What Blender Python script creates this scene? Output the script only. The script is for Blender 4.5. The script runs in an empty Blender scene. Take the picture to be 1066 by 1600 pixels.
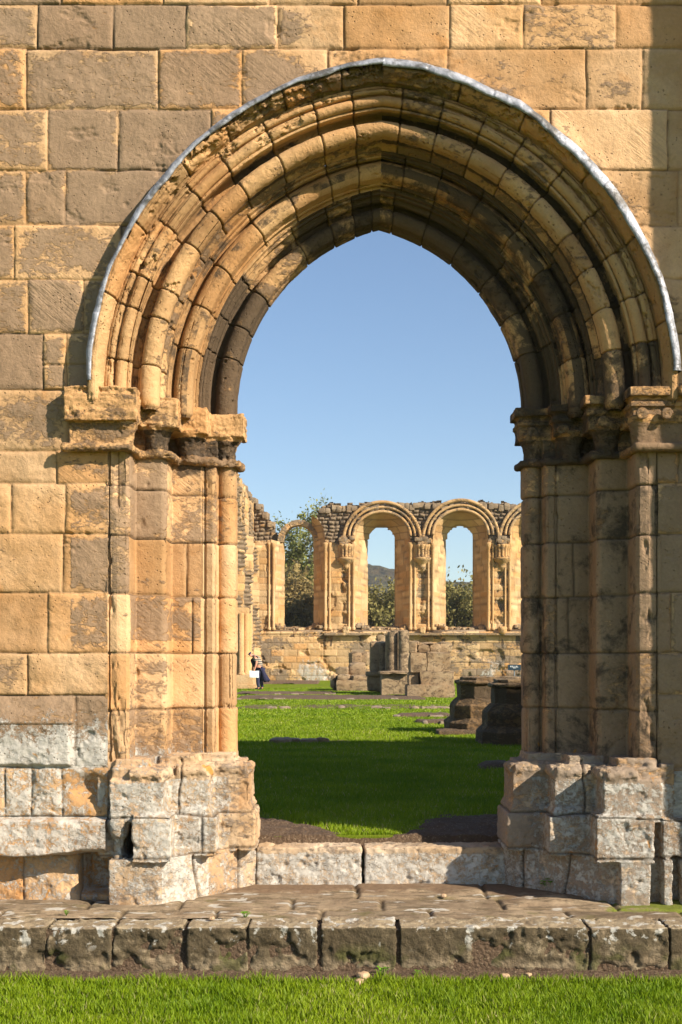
import bpy, math, random
import numpy as np
from mathutils import Vector, Matrix
sc = bpy.context.scene
col = sc.collection
R = math.radians
random.seed(7); rng = np.random.default_rng(7)

# ------------------------------------------------------------------ camera, sky, sun
EYE = 1.70; DW = 7.6; F = 1976.0           # eye height, distance to the wall face (wall face is y = 0), focal length in photo px
cam = bpy.data.objects.new("camera", bpy.data.cameras.new("camera")); col.objects.link(cam)
cam.location = (0, -DW, EYE); cam.rotation_euler = (R(90), 0, 0)
cd = cam.data; cd.sensor_fit = 'HORIZONTAL'; cd.sensor_width = 36; cd.lens = 36*F/1066; cd.shift_y = 235/1066
cd.clip_start = .1; cd.clip_end = 4000
sc.camera = cam
SUN_EL, SUN_AZ = 32.0, 55.0                # azimuth measured from the wall's normal, towards the right
w = bpy.data.worlds.new("World"); sc.world = w; w.use_nodes = True
nt = w.node_tree; bg = nt.nodes['Background']; sky = nt.nodes.new('ShaderNodeTexSky')
sky.sky_type = 'NISHITA'; sky.sun_disc = False; sky.sun_elevation = R(SUN_EL); sky.sun_rotation = R(180-SUN_AZ)
sky.air_density = 1.0; sky.dust_density = 0.4; sky.ozone_density = 3.0; sky.altitude = 50
nt.links.new(sky.outputs[0], bg.inputs[0]); bg.inputs[1].default_value = 0.084
sun = bpy.data.objects.new("sun", bpy.data.lights.new("sun", 'SUN')); col.objects.link(sun)
sun.data.energy = 5.0; sun.data.angle = R(.53); sun.data.color = (1, .89, .75)
sd = Vector((math.cos(R(SUN_EL))*math.sin(R(SUN_AZ)), -math.cos(R(SUN_EL))*math.cos(R(SUN_AZ)), math.sin(R(SUN_EL))))
sun.rotation_euler = sd.to_track_quat('Z', 'Y').to_euler(); sun.location = (20, -20, 20)
sc.view_settings.view_transform = 'Standard'; sc.view_settings.look = 'None'
sc.view_settings.exposure = 0.88; sc.view_settings.gamma = 1
sc.cycles.max_bounces = 6; sc.cycles.volume_bounces = 0

# ------------------------------------------------------------------ noise
def _h(i, j, k, s):
    n = (i.astype(np.int64)*374761393 + j.astype(np.int64)*668265263 + k.astype(np.int64)*2147483647 + s*1274126177) & 0xffffffff
    n = ((n ^ (n >> 13))*1274126177) & 0xffffffff
    n = ((n ^ (n >> 16))*2246822519) & 0xffffffff
    return ((n ^ (n >> 15)) & 0xffffff)/float(0xffffff)
def vn(x, y, z, s=0):
    x, y, z = np.broadcast_arrays(np.asarray(x, float), np.asarray(y, float), np.asarray(z, float))
    i, j, k = np.floor(x), np.floor(y), np.floor(z)
    u, v, t = x-i, y-j, z-k
    u, v, t = u*u*(3-2*u), v*v*(3-2*v), t*t*(3-2*t)
    r = 0
    for a in (0, 1):
        for b in (0, 1):
            for c in (0, 1):
                r = r + _h(i+a, j+b, k+c, s)*(u if a else 1-u)*(v if b else 1-v)*(t if c else 1-t)
    return r*2-1
def fbm(x, y, z, sc_, o=4, s=0, g=.5):
    r = 0; a = 1; f = sc_; tot = 0
    for q in range(o):
        r = r + a*vn(x*f+17.3*q, y*f+5.1*q, z*f+9.7*q, s+q); tot += a; a *= g; f *= 2.03
    return r/tot
def sstep(a, b, x):
    t = np.clip((x-a)/(b-a), 0, 1); return t*t*(3-2*t)

# ------------------------------------------------------------------ object helpers
def tag(o, label=None, cat=None, group=None, kind=None):
    if label: o['label'] = label
    if cat: o['category'] = cat
    if group: o['group'] = group
    if kind: o['kind'] = kind
    return o
def empty(name, loc, label, cat, group=None, rz=0):
    o = bpy.data.objects.new(name, None); col.objects.link(o); o.location = loc; o.rotation_euler = (0, 0, rz)
    o.empty_display_size = .2
    return tag(o, label, cat, group)
def mesh_np(name, V, Fq, mat, parent=None, A=None, B=None, smooth=True, world=True):
    """V (n,3); Fq int array (m,4) or (m,3) or list of such arrays"""
    V = np.asarray(V, np.float32)
    Fs = Fq if isinstance(Fq, list) else [Fq]
    Fs = [np.asarray(f, np.int32) for f in Fs if len(f)]
    me = bpy.data.meshes.new(name)
    me.vertices.add(len(V)); me.vertices.foreach_set('co', V.ravel())
    nl = sum(f.size for f in Fs); nf = sum(len(f) for f in Fs)
    me.loops.add(nl); me.loops.foreach_set('vertex_index', np.concatenate([f.ravel() for f in Fs]))
    me.polygons.add(nf)
    tot = np.concatenate([np.full(len(f), f.shape[1], np.int32) for f in Fs])
    st = np.concatenate([[0], np.cumsum(tot)[:-1]]).astype(np.int32)
    me.polygons.foreach_set('loop_start', st); me.polygons.foreach_set('loop_total', tot)
    me.polygons.foreach_set('use_smooth', np.full(nf, smooth))
    me.update(calc_edges=True); me.validate()
    for nm, X in (('A', A), ('B', B)):
        if X is not None:
            c = np.ones((len(V), 4), np.float32); c[:, :3] = X
            at = me.color_attributes.new(nm, 'FLOAT_COLOR', 'POINT'); at.data.foreach_set('color', c.ravel())
    if mat: me.materials.append(mat)
    o = bpy.data.objects.new(name, me); col.objects.link(o)
    if parent is not None:
        o.parent = parent
        if world: o.matrix_parent_inverse = Matrix.LocRotScale(parent.location, parent.rotation_euler, None).inverted() if parent.type == 'EMPTY' else Matrix.Identity(4)
    return o
def grid_faces(nu, nv, mask=None):
    i = np.arange(nu-1)[:, None]; j = np.arange(nv-1)[None, :]
    a = i*nv+j
    f = np.stack([a, a+nv, a+nv+1, a+1], -1)
    if mask is not None: return f[mask]
    return f.reshape(-1, 4)
def compact(V, Fq, *attrs):
    used = np.zeros(len(V), bool); used[Fq.ravel()] = True
    idx = np.cumsum(used)-1
    return [V[used], idx[Fq]] + [a[used] for a in attrs]
class MB:
    def __init__(s): s.V = []; s.F = {3: [], 4: []}; s.n = 0; s.A = []
    def add(s, V, Fq, a=(.5, .3, 0)):
        V = np.asarray(V, float)
        for f in (Fq if isinstance(Fq, list) and not isinstance(Fq[0], tuple) else [Fq]):
            f = np.asarray(f, int)
            if len(f): s.F[f.shape[1]].append(f+s.n)
        s.V.append(V); s.n += len(V); s.A.append(np.tile(np.asarray(a, float), (len(V), 1)))
        return s
    def box(s, x0, x1, y0, y1, z0, z1, rz=0, a=(.5, .3, 0)):
        c = np.array([(x, y, z) for x in (x0, x1) for y in (y0, y1) for z in (z0, z1)], float)
        if rz:
            m = np.array([(x0+x1)/2, (y0+y1)/2, 0]); q = c-m
            c = np.stack([q[:, 0]*math.cos(rz)-q[:, 1]*math.sin(rz), q[:, 0]*math.sin(rz)+q[:, 1]*math.cos(rz), q[:, 2]], 1)+m
        return s.add(c, [(0, 1, 3, 2), (4, 6, 7, 5), (0, 4, 5, 1), (2, 3, 7, 6), (0, 2, 6, 4), (1, 5, 7, 3)], a)
    def prism(s, poly, z0, z1, top=None, a=(.5, .3, 0)):
        """poly: plan outline; top: optional outline at z1; convex; counter-clockwise"""
        n = len(poly); top = top or poly
        V = [(p[0], p[1], z0) for p in poly]+[(p[0], p[1], z1) for p in top]
        cb = np.mean(poly, 0); ct = np.mean(top, 0)
        V += [(cb[0], cb[1], z0), (ct[0], ct[1], z1)]
        q = [(i, (i+1) % n, n+(i+1) % n, n+i) for i in range(n)]
        t = [((i+1) % n, i, 2*n) for i in range(n)]+[(n+i, n+(i+1) % n, 2*n+1) for i in range(n)]
        return s.add(V, [q, t], a)
    def tube(s, pts, rad, n=10, a=(.5, .3, 0), cap=True):
        P = [Vector(p) for p in pts]; m = len(P)
        rad = rad if hasattr(rad, '__len__') else [rad]*m
        V = []; up = None
        for i in range(m):
            t = (P[min(i+1, m-1)]-P[max(i-1, 0)]).normalized()
            if up is None: up = t.orthogonal().normalized()
            up = (up-t*up.dot(t)).normalized(); b = t.cross(up)
            for k in range(n):
                g = 2*math.pi*k/n; V.append(P[i]+(up*math.cos(g)+b*math.sin(g))*rad[i])
        q = [(i*n+k, i*n+(k+1) % n, (i+1)*n+(k+1) % n, (i+1)*n+k) for i in range(m-1) for k in range(n)]
        t = []
        if cap:
            V += [P[0], P[-1]]; c0 = m*n
            t = [((k+1) % n, k, c0) for k in range(n)]+[((m-1)*n+k, (m-1)*n+(k+1) % n, c0+1) for k in range(n)]
        return s.add([tuple(v) for v in V], [q, t], a)
    def lathe(s, cx, cy, prof, n=20, a=(.5, .3, 0)):
        """prof: list of (z, r)"""
        m = len(prof); V = [(cx+r*math.cos(2*math.pi*k/n), cy+r*math.sin(2*math.pi*k/n), z) for z, r in prof for k in range(n)]
        q = [(i*n+k, i*n+(k+1) % n, (i+1)*n+(k+1) % n, (i+1)*n+k) for i in range(m-1) for k in range(n)]
        V += [(cx, cy, prof[0][0]), (cx, cy, prof[-1][0])]
        t = [((k+1) % n, k, m*n) for k in range(n)]+[((m-1)*n+k, (m-1)*n+(k+1) % n, m*n+1) for k in range(n)]
        return s.add(V, [q, t], a)
    def rblock(s, c, size, r=.02, n=10, amp=.006, seed=0, rz=0, tilt=(0, 0), a=(.5, .3, 0), fs=9):
        V, Fq = rblock(size, r, n, amp, seed, fs)
        m = np.array(Matrix.Rotation(rz, 3, 'Z') @ Matrix.Rotation(tilt[0], 3, 'X') @ Matrix.Rotation(tilt[1], 3, 'Y'))
        return s.add(V @ m.T+np.asarray(c, float), Fq, a)
    def build(s, name, mat, parent=None, smooth=True, world=True, B=(0, 0, 0)):
        V = np.concatenate(s.V); Fs = [np.concatenate(s.F[k]) for k in (4, 3) if s.F[k]]
        return mesh_np(name, V, Fs, mat, parent, np.concatenate(s.A), np.tile(B, (len(V), 1)), smooth, world)
def rblock(size, r, n, amp, seed, fs=9):
    """rough rounded block centred on 0, faces subdivided"""
    sx, sy, sz = [v/2 for v in size]; r = min(r, sx*.8, sy*.8, sz*.8)
    VV = []; FF = []; off = 0
    mx = max(sx, sy, sz)
    for ax in range(3):
        for sg in (-1, 1):
            oth = [k for k in range(3) if k != ax]; S = [sx, sy, sz]
            nu = max(4, int(n*S[oth[0]]/mx)); nv = max(4, int(n*S[oth[1]]/mx))
            u = np.linspace(-1, 1, nu)[:, None]*np.ones(nv)[None]; v = np.ones(nu)[:, None]*np.linspace(-1, 1, nv)[None]
            P = np.zeros((nu, nv, 3)); P[..., ax] = sg*S[ax]; P[..., oth[0]] = u*S[oth[0]]; P[..., oth[1]] = v*S[oth[1]]
            f = grid_faces(nu, nv)
            if (sg > 0) == (ax == 1): f = f[:, ::-1]
            VV.append(P.reshape(-1, 3)); FF.append(f+off); off += nu*nv
    P = np.concatenate(VV); Fq = np.concatenate(FF)
    inner = np.clip(P, [-sx+r, -sy+r, -sz+r], [sx-r, sy-r, sz-r]); d = P-inner
    L = np.linalg.norm(d, axis=1, keepdims=True)+1e-9; N = d/L
    P = inner+N*r
    dsp = amp*(fbm(P[:, 0], P[:, 1], P[:, 2], fs, 3, seed)*1.4+.5*fbm(P[:, 0], P[:, 1], P[:, 2], fs*.3, 2, seed+9)*1.5)
    return P+N*dsp[:, None], Fq
def remesh(mb, voxel, smooth=2):
    """union of overlapping solids -> one worn surface; returns V, F (quads), normals"""
    me = bpy.data.meshes.new('tmp'); V = np.concatenate(mb.V)
    me.from_pydata([tuple(v) for v in V], [], [tuple(int(i) for i in f) for k in (4, 3) for A_ in mb.F[k] for f in A_])
    o = bpy.data.objects.new('tmp', me); col.objects.link(o)
    m = o.modifiers.new('r', 'REMESH'); m.mode = 'VOXEL'; m.voxel_size = voxel
    if smooth:
        m = o.modifiers.new('s', 'SMOOTH'); m.factor = .5; m.iterations = smooth
    dg = bpy.context.evaluated_depsgraph_get(); e = o.evaluated_get(dg); m2 = bpy.data.meshes.new_from_object(e)
    nv = len(m2.vertices); P = np.empty(nv*3, np.float32); m2.vertices.foreach_get('co', P)
    N = np.empty(nv*3, np.float32); m2.vertices.foreach_get('normal', N)
    Q = np.empty(len(m2.loops), np.int32); m2.loops.foreach_get('vertex_index', Q)
    lt = np.empty(len(m2.polygons), np.int32); m2.polygons.foreach_get('loop_total', lt)
    ls = np.empty(len(m2.polygons), np.int32); m2.polygons.foreach_get('loop_start', ls)
    q4 = ls[lt == 4]; t3 = ls[lt == 3]
    Fs = [Q[q4[:, None]+np.arange(4)]]
    if len(t3): Fs.append(Q[t3[:, None]+np.arange(3)])
    bpy.data.objects.remove(o); bpy.data.meshes.remove(me); bpy.data.meshes.remove(m2)
    return P.reshape(-1, 3).astype(float), Fs, N.reshape(-1, 3).astype(float)

# ------------------------------------------------------------------ materials
class NT:
    def __init__(s, name):
        s.m = bpy.data.materials.new(name); s.m.use_nodes = True; s.t = s.m.node_tree
        s.b = s.t.nodes['Principled BSDF']; s.b.inputs['Roughness'].default_value = .9
        s.b.inputs['Specular IOR Level'].default_value = .25
        tc = s.t.nodes.new('ShaderNodeTexCoord'); s.co = tc.outputs['Object']
    def put(s, node, k, v):
        i = node.inputs[k]
        if isinstance(v, bpy.types.NodeSocket): s.t.links.new(v, i)
        elif v is not None:
            if i.type == 'RGBA' and not hasattr(v, '__len__'): v = (v, v, v)
            i.default_value = tuple(v)+(1,) if i.type == 'RGBA' and len(v) == 3 else v
    def scale(s, v, co=None, rot=(0, 0, 0)):
        n = s.t.nodes.new('ShaderNodeMapping'); s.t.links.new(co or s.co, n.inputs[0]); n.inputs['Scale'].default_value = v; n.inputs['Rotation'].default_value = rot
        return n.outputs[0]
    def noise(s, sc_, det=4, rough=.55, dist=0, co=None, colour=False):
        n = s.t.nodes.new('ShaderNodeTexNoise'); s.t.links.new(co or s.co, n.inputs['Vector'])
        n.inputs['Scale'].default_value = sc_; n.inputs['Detail'].default_value = det; n.inputs['Roughness'].default_value = rough; n.inputs['Distortion'].default_value = dist
        return n.outputs[1 if colour else 0]
    def voro(s, sc_, feat='F1', co=None, out=0):
        n = s.t.nodes.new('ShaderNodeTexVoronoi'); n.feature = feat; s.t.links.new(co or s.co, n.inputs['Vector']); n.inputs['Scale'].default_value = sc_
        return n.outputs[out]
    def wave(s, sc_, dist=2, co=None):
        n = s.t.nodes.new('ShaderNodeTexWave'); s.t.links.new(co or s.co, n.inputs['Vector']); n.inputs['Scale'].default_value = sc_
        n.inputs['Distortion'].default_value = dist; n.inputs['Detail'].default_value = 2; n.inputs['Detail Scale'].default_value = 1.5
        return n.outputs['Fac']
    def math(s, op, a, b=None, c=None, clamp=False):
        n = s.t.nodes.new('ShaderNodeMath'); n.operation = op; n.use_clamp = clamp
        for k, v in enumerate((a, b, c)):
            if v is not None: s.put(n, k, v)
        return n.outputs[0]
    def ramp(s, f, lo, hi):
        n = s.t.nodes.new('ShaderNodeMapRange'); n.interpolation_type = 'SMOOTHSTEP'
        s.put(n, 0, f); s.put(n, 1, lo); s.put(n, 2, hi); return n.outputs[0]
    def mix(s, f, a, b, mode='MIX'):
        n = s.t.nodes.new('ShaderNodeMix'); n.data_type = 'RGBA'; n.blend_type = mode
        s.put(n, 0, f)
        for k, v in ((6, a), (7, b)): s.put(n, k, v)
        return n.outputs[2]
    def attr(s, name):
        n = s.t.nodes.new('ShaderNodeAttribute'); n.attribute_name = name; x = s.t.nodes.new('ShaderNodeSeparateColor')
        s.t.links.new(n.outputs['Color'], x.inputs[0]); return x.outputs
    def bump(s, h, strength, dist, nrm=None):
        n = s.t.nodes.new('ShaderNodeBump'); s.put(n, 'Height', h); n.inputs['Strength'].default_value = strength; n.inputs['Distance'].default_value = dist
        if nrm: s.t.links.new(nrm, n.inputs['Normal'])
        return n.outputs[0]
    def done(s, c=None, nrm=None, rough=None):
        if c is not None: s.put(s.b, 'Base Color', c)
        if nrm: s.t.links.new(nrm, s.b.inputs['Normal'])
        if rough is not None: s.put(s.b, 'Roughness', rough)
        return s.m

def stone_mat(name, ochre=(.48, .275, .118), pale=(.53, .345, .185), rust=(.44, .20, .055), grey=(.285, .195, .122), tool=.5, k=1.0, bumpd=.010):
    """k scales texture frequency. A = tone, crust, grime ; B = lichen, moss, joint"""
    n = NT(name); A = n.attr('A'); B = n.attr('B')
    big = n.noise(1.3*k, 5, .6); mid = n.noise(7*k, 6, .6, .6); fine = n.noise(45*k, 6, .7)
    c = n.mix(n.ramp(big, .35, .65), ochre, pale)
    c = n.mix(n.math('MULTIPLY', n.ramp(n.noise(4*k, 5, .6, .4), .56, .76), .65), c, rust)
    hv = n.math('FRACT', n.math('MULTIPLY', A[0], 7.3)); c = n.mix(n.math('MULTIPLY', n.ramp(hv, .55, 1.0), .45), c, rust); c = n.mix(n.math('MULTIPLY', n.ramp(hv, .4, 0.0), .45), c, pale)
    tone = n.math('MULTIPLY_ADD', A[0], .40, .78)
    grain = n.math('MULTIPLY_ADD', fine, .5, .75)
    c = n.mix(1, c, n.math('MULTIPLY', tone, grain), 'MULTIPLY')
    # grey-brown weathering crust in flat flakes, partly painted shade on the right side
    st = n.scale((1, 1, 1.9)); cr = n.math('ADD', n.math('MULTIPLY', n.noise(3.2*k, 8, .68, .3, st), .5), n.math('MULTIPLY', n.noise(19*k, 7, .7, .4, n.scale((1, 1, 1.7), None, (0, R(-25), 0))), .5))
    cf = n.ramp(n.math('ADD', cr, n.math('MULTIPLY_ADD', n.math('MINIMUM', A[1], .85), .42, -.25)), .452, .53)
    greyc = n.mix(mid, grey, tuple(v*.72 for v in grey))
    greyc = n.mix(1, greyc, n.math('MULTIPLY_ADD', fine, .7, .65), 'MULTIPLY')
    c = n.mix(n.math('MULTIPLY', cf, .85), c, greyc)
    c = n.mix(1, c, n.math('MULTIPLY_ADD', n.noise(2.6*k, 6, .7, .2), .7, .66), 'MULTIPLY')
    # black soot crust, also painted shade on the right jamb and arch
    gr = n.noise(5*k, 9, .72, .3); gf = n.ramp(n.math('ADD', gr, n.math('MULTIPLY_ADD', B[2], 0, n.math('MULTIPLY_ADD', A[2], .75, -.45))), .46, .60)
    c = n.mix(n.math('MULTIPLY', gf, .88), c, n.mix(fine, (.035, .027, .02), (.085, .062, .04)))
    # lichen
    lb = n.noise(13*k, 8, .74, .5); lr = n.noise(60*k, 6, .75, .3)
    lf = n.ramp(n.math('ADD', n.math('MULTIPLY_ADD', lb, .6, n.math('MULTIPLY', lr, .4)), n.math('MULTIPLY_ADD', B[0], .42, -.34)), .455, .54)
    c = n.mix(n.math('MULTIPLY', lf, .85), c, n.mix(n.noise(70*k, 3), (.36, .34, .29), (.60, .58, .52)))
    of = n.math('MULTIPLY', n.ramp(n.noise(9*k, 3, .5, .5), .68, .73), n.ramp(B[0], .2, .5))
    c = n.mix(n.math('MULTIPLY', of, .8), c, (.50, .22, .03))
    # moss
    mf = n.ramp(n.math('ADD', n.noise(8*k, 6, .7), n.math('MULTIPLY_ADD', B[1], .7, -.45)), .45, .58)
    c = n.mix(n.math('MULTIPLY', mf, .85), c, n.mix(fine, (.045, .042, .012), (.10, .10, .025)))
    # dirt held in the joints, with their shade painted in
    c = n.mix(n.math('MULTIPLY', B[2], .8), c, (.085, .055, .03))
    h = n.math('MULTIPLY_ADD', fine, .6, n.math('MULTIPLY', n.noise(160*k, 3, .7), .25))
    h = n.math('ADD', h, n.math('MULTIPLY', mid, .7))
    h = n.math('ADD', h, n.math('MULTIPLY', cf, .5)); h = n.math('ADD', h, n.math('MULTIPLY', lf, .35))
    if tool:
        tl = n.noise(62, 3, .6, .3, n.scale((.10, 1, 1), n.scale((1, 1, 1), None, (0, R(-40), 0))))
        tm = n.math('MULTIPLY', n.ramp(n.noise(2.2*k, 3), .40, .62), n.ramp(A[0], .25, .8)); h = n.math('ADD', h, n.math('MULTIPLY', n.math('MULTIPLY', tl, tm), tool*1.6))
        c = n.mix(n.math('MULTIPLY', n.math('MULTIPLY', n.ramp(tl, .5, .35), tm), .25), c, tuple(v*.55 for v in grey))
    pits = n.ramp(n.math('ADD', n.voro(32*k), n.math('MULTIPLY', n.noise(5*k, 3), .5)), .26, .40)
    h = n.math('ADD', h, n.math('MULTIPLY', pits, .8))
    c = n.mix(n.math('MULTIPLY', n.math('SUBTRACT', 1, pits), .45), c, (.12, .075, .035))
    return n.done(c, n.bump(h, 1, bumpd))
M = {}
M['stone'] = stone_mat('limestone')
M['arch'] = stone_mat('arch_limestone', ochre=(.44, .245, .10), pale=(.48, .30, .14), rust=(.39, .17, .048), grey=(.20, .135, .082), tool=0, bumpd=.013)
M['base'] = stone_mat('lichen_stone', ochre=(.44, .30, .17), pale=(.50, .39, .27), rust=(.38, .20, .08), grey=(.28, .22, .165), tool=0, bumpd=.009)
M['far'] = stone_mat('distant_limestone', ochre=(.48, .285, .115), pale=(.52, .36, .19), rust=(.44, .20, .05), grey=(.23, .18, .125), tool=0, k=.3, bumpd=.06)
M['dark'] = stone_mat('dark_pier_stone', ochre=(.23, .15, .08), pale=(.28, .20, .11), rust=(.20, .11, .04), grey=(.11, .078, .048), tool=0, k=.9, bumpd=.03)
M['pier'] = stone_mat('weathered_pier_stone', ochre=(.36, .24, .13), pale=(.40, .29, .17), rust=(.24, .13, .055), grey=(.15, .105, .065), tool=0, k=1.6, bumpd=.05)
def lead():
    n = NT('lead_sheet'); f = n.noise(14, 6, .6, .5); g = n.noise(60, 4, .6)
    c = n.mix(n.ramp(f, .3, .7), (.17, .18, .20), (.42, .43, .47)); c = n.mix(n.ramp(n.noise(6, 6, .7), .5, .62), c, (.12, .115, .11))
    n.b.inputs['Metallic'].default_value = .25
    return n.done(c, n.bump(n.math('ADD', f, n.math('MULTIPLY', g, .3)), .7, .012), .5)
M['lead'] = lead()
def grass_ground():
    n = NT('mown_grass'); f = n.noise(1.2, 5, .6); g = n.noise(18, 6, .75); s = n.noise(90, 4, .8, 0, n.scale((1.0, .35, 1)))
    n.b.inputs['Specular IOR Level'].default_value = .05
    c = n.mix(f, (.095, .165, .004), (.15, .215, .008)); c = n.mix(n.ramp(n.noise(.35, 4, .6, 0, n.scale((.5, 2.2, 1))), .45, .62), c, (.17, .20, .02)); c = n.mix(n.ramp(g, .45, .75), c, (.22, .27, .025))
    c = n.mix(n.math('MULTIPLY', n.ramp(s, .5, .7), .4), c, (.10, .18, .01))
    return n.done(c, n.bump(n.math('ADD', n.math('MULTIPLY', g, .5), s), 1, .03), .8)
M['turf'] = grass_ground()
def blade_mat():
    n = NT('grass_blades'); A = n.attr('A')
    c = n.mix(A[0], (.10, .195, .003), (.30, .385, .012)); c = n.mix(n.ramp(A[1], .93, .99), c, (.42, .38, .15))
    n.b.inputs['Transmission Weight'].default_value = 0; n.b.inputs['Subsurface Weight'].default_value = 0
    tr = n.t.nodes.new('ShaderNodeBsdfTranslucent'); mx = n.t.nodes.new('ShaderNodeMixShader'); mx.inputs[0].default_value = .35
    n.t.links.new(c, tr.inputs[0]); n.t.links.new(n.b.outputs[0], mx.inputs[1]); n.t.links.new(tr.outputs[0], mx.inputs[2])
    n.t.links.new(mx.outputs[0], n.t.nodes['Material Output'].inputs['Surface'])
    return n.done(c, None, .55)
M['blade'] = blade_mat()
def soil():
    n = NT('bare_soil'); f = n.noise(9, 6, .7); g = n.noise(60, 5, .75); v = n.voro(45)
    c = n.mix(f, (.075, .045, .027), (.21, .14, .085)); c = n.mix(n.ramp(g, .55, .68), c, (.36, .27, .17))
    return n.done(c, n.bump(n.math('ADD', g, n.math('MULTIPLY', v, -.6)), 1, .03), .95)
M['soil'] = soil()
def leaf(name, a, b, tr_=.3):
    n = NT(name); A = n.attr('A'); c = n.mix(A[0], a, b)
    tr = n.t.nodes.new('ShaderNodeBsdfTranslucent'); mx = n.t.nodes.new('ShaderNodeMixShader'); mx.inputs[0].default_value = tr_
    n.t.links.new(c, tr.inputs[0]); n.t.links.new(n.b.outputs[0], mx.inputs[1]); n.t.links.new(tr.outputs[0], mx.inputs[2])
    n.t.links.new(mx.outputs[0], n.t.nodes['Material Output'].inputs['Surface'])
    return n.done(c, None, .7)
M['leaf_green'] = leaf('tree_leaves', (.12, .14, .035), (.30, .30, .08))
M['leaf_brown'] = leaf('autumn_leaves', (.16, .115, .04), (.36, .27, .10))
M['leaf_olive'] = leaf('olive_leaves', (.13, .125, .035), (.33, .28, .09))
M['weed'] = leaf('weed_leaves', (.10, .22, .01), (.20, .38, .03))
def plain(name, c, rough=.85, noise=0, c2=None, sc_=20):
    n = NT(name)
    if c2: c = n.mix(n.ramp(n.noise(sc_, 4), .4, .6), c, c2)
    return n.done(c, None, rough)
M['bark'] = plain('bark', (.10, .08, .06), .9, c2=(.22, .19, .15), sc_=6)
def hillm():
    n = NT('wooded_hillside'); f = n.noise(.03, 5, .6); g = n.noise(.13, 6, .8)
    c = n.mix(n.ramp(f, .35, .65), (.055, .062, .022), (.10, .072, .03)); c = n.mix(n.ramp(g, .45, .7), c, (.17, .15, .055)); c = n.mix(n.ramp(n.noise(.2, 5, .8), .52, .40), c, (.02, .024, .01))
    return n.done(c, n.bump(g, 1, 6.0), .95)
M['hill'] = hillm()

# ------------------------------------------------------------------ masonry layout of the front wall (photo px -> metres at the wall face)
CX = .252; ZS = EYE+1.64
def px(v, d=DW): return (v-533)/F*d
def pz(v, d=DW): return EYE+(1035-v)/F*d
ROWS = [ # y0, y1, x-joints (left part, right part), crust bias
 (-90, 6, (95, 255, 420, 560, 700, 845, 985), .42),
 (6, 75, (58, 176, 291, 433, 538, 704, 818, 962), .72),
 (75, 170, (40, 247, 378, 512, 700, 917, 1004), .80),
 (170, 265, (74, 184, 330, 860, 1044), .82),
 (265, 352, (40, 102, 300, 900, 1060), .78),
 (352, 436, (22, 190, 930, 1090), .75),
 (436, 521, (44, 130, 1010,), .75),
 (521, 608, (67, 104, 1075), .70),
 (608, 704, (-40, 109, 1110), .60),
 (704, 755, (88, 1060), .35),
 (755, 834, (17, 102, 1020, 1100), .38),
 (834, 926, (98, 1030,), .52),
 (926, 1020, (75, 1050), .42),
 (1020, 1086, (42, 1020, 1100), .42),
 (1086, 1200, (117, 1020, 1080), .30),
 (1200, 1276, (8, 50, 97, 1020, 1070), .25),
 (1276, 1338, (-60, 1040), .3),
 (1338, 1440, (30, 120, 1050), .3)]
zb = []; jts = []; crb = []
for (y0, y1, xs, cb) in ROWS[::-1]:
    zb.append(pz(y1)); crb.append(cb)
    j = sorted(px(x) for x in xs)
    x = j[0]
    while x > -14: x -= random.uniform(.42, .8); j.insert(0, x)
    x = j[-1]
    while x < 22: x += random.uniform(.42, .8); j.append(x)
    jts.append(np.array(j))
z = pz(-90); zb.append(z)
while z < 11.4:
    z += random.uniform(.30, .38); zb.append(z); crb.append(.45)
    x = -14+random.random()*.5; j = [x]
    while x < 22: x += random.uniform(.42, .8); j.append(x)
    jts.append(np.array(j))
zb = np.array(zb)
def cfun(a): return np.interp(a, (.934, 1.165, 1.37, 1.60, 1.67, 1.76), (.317, .25, .213, .170, .162, .188))
def h1(a, b, s): return _h(np.asarray(a), np.asarray(b), np.zeros_like(np.asarray(a)), s)
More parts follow.
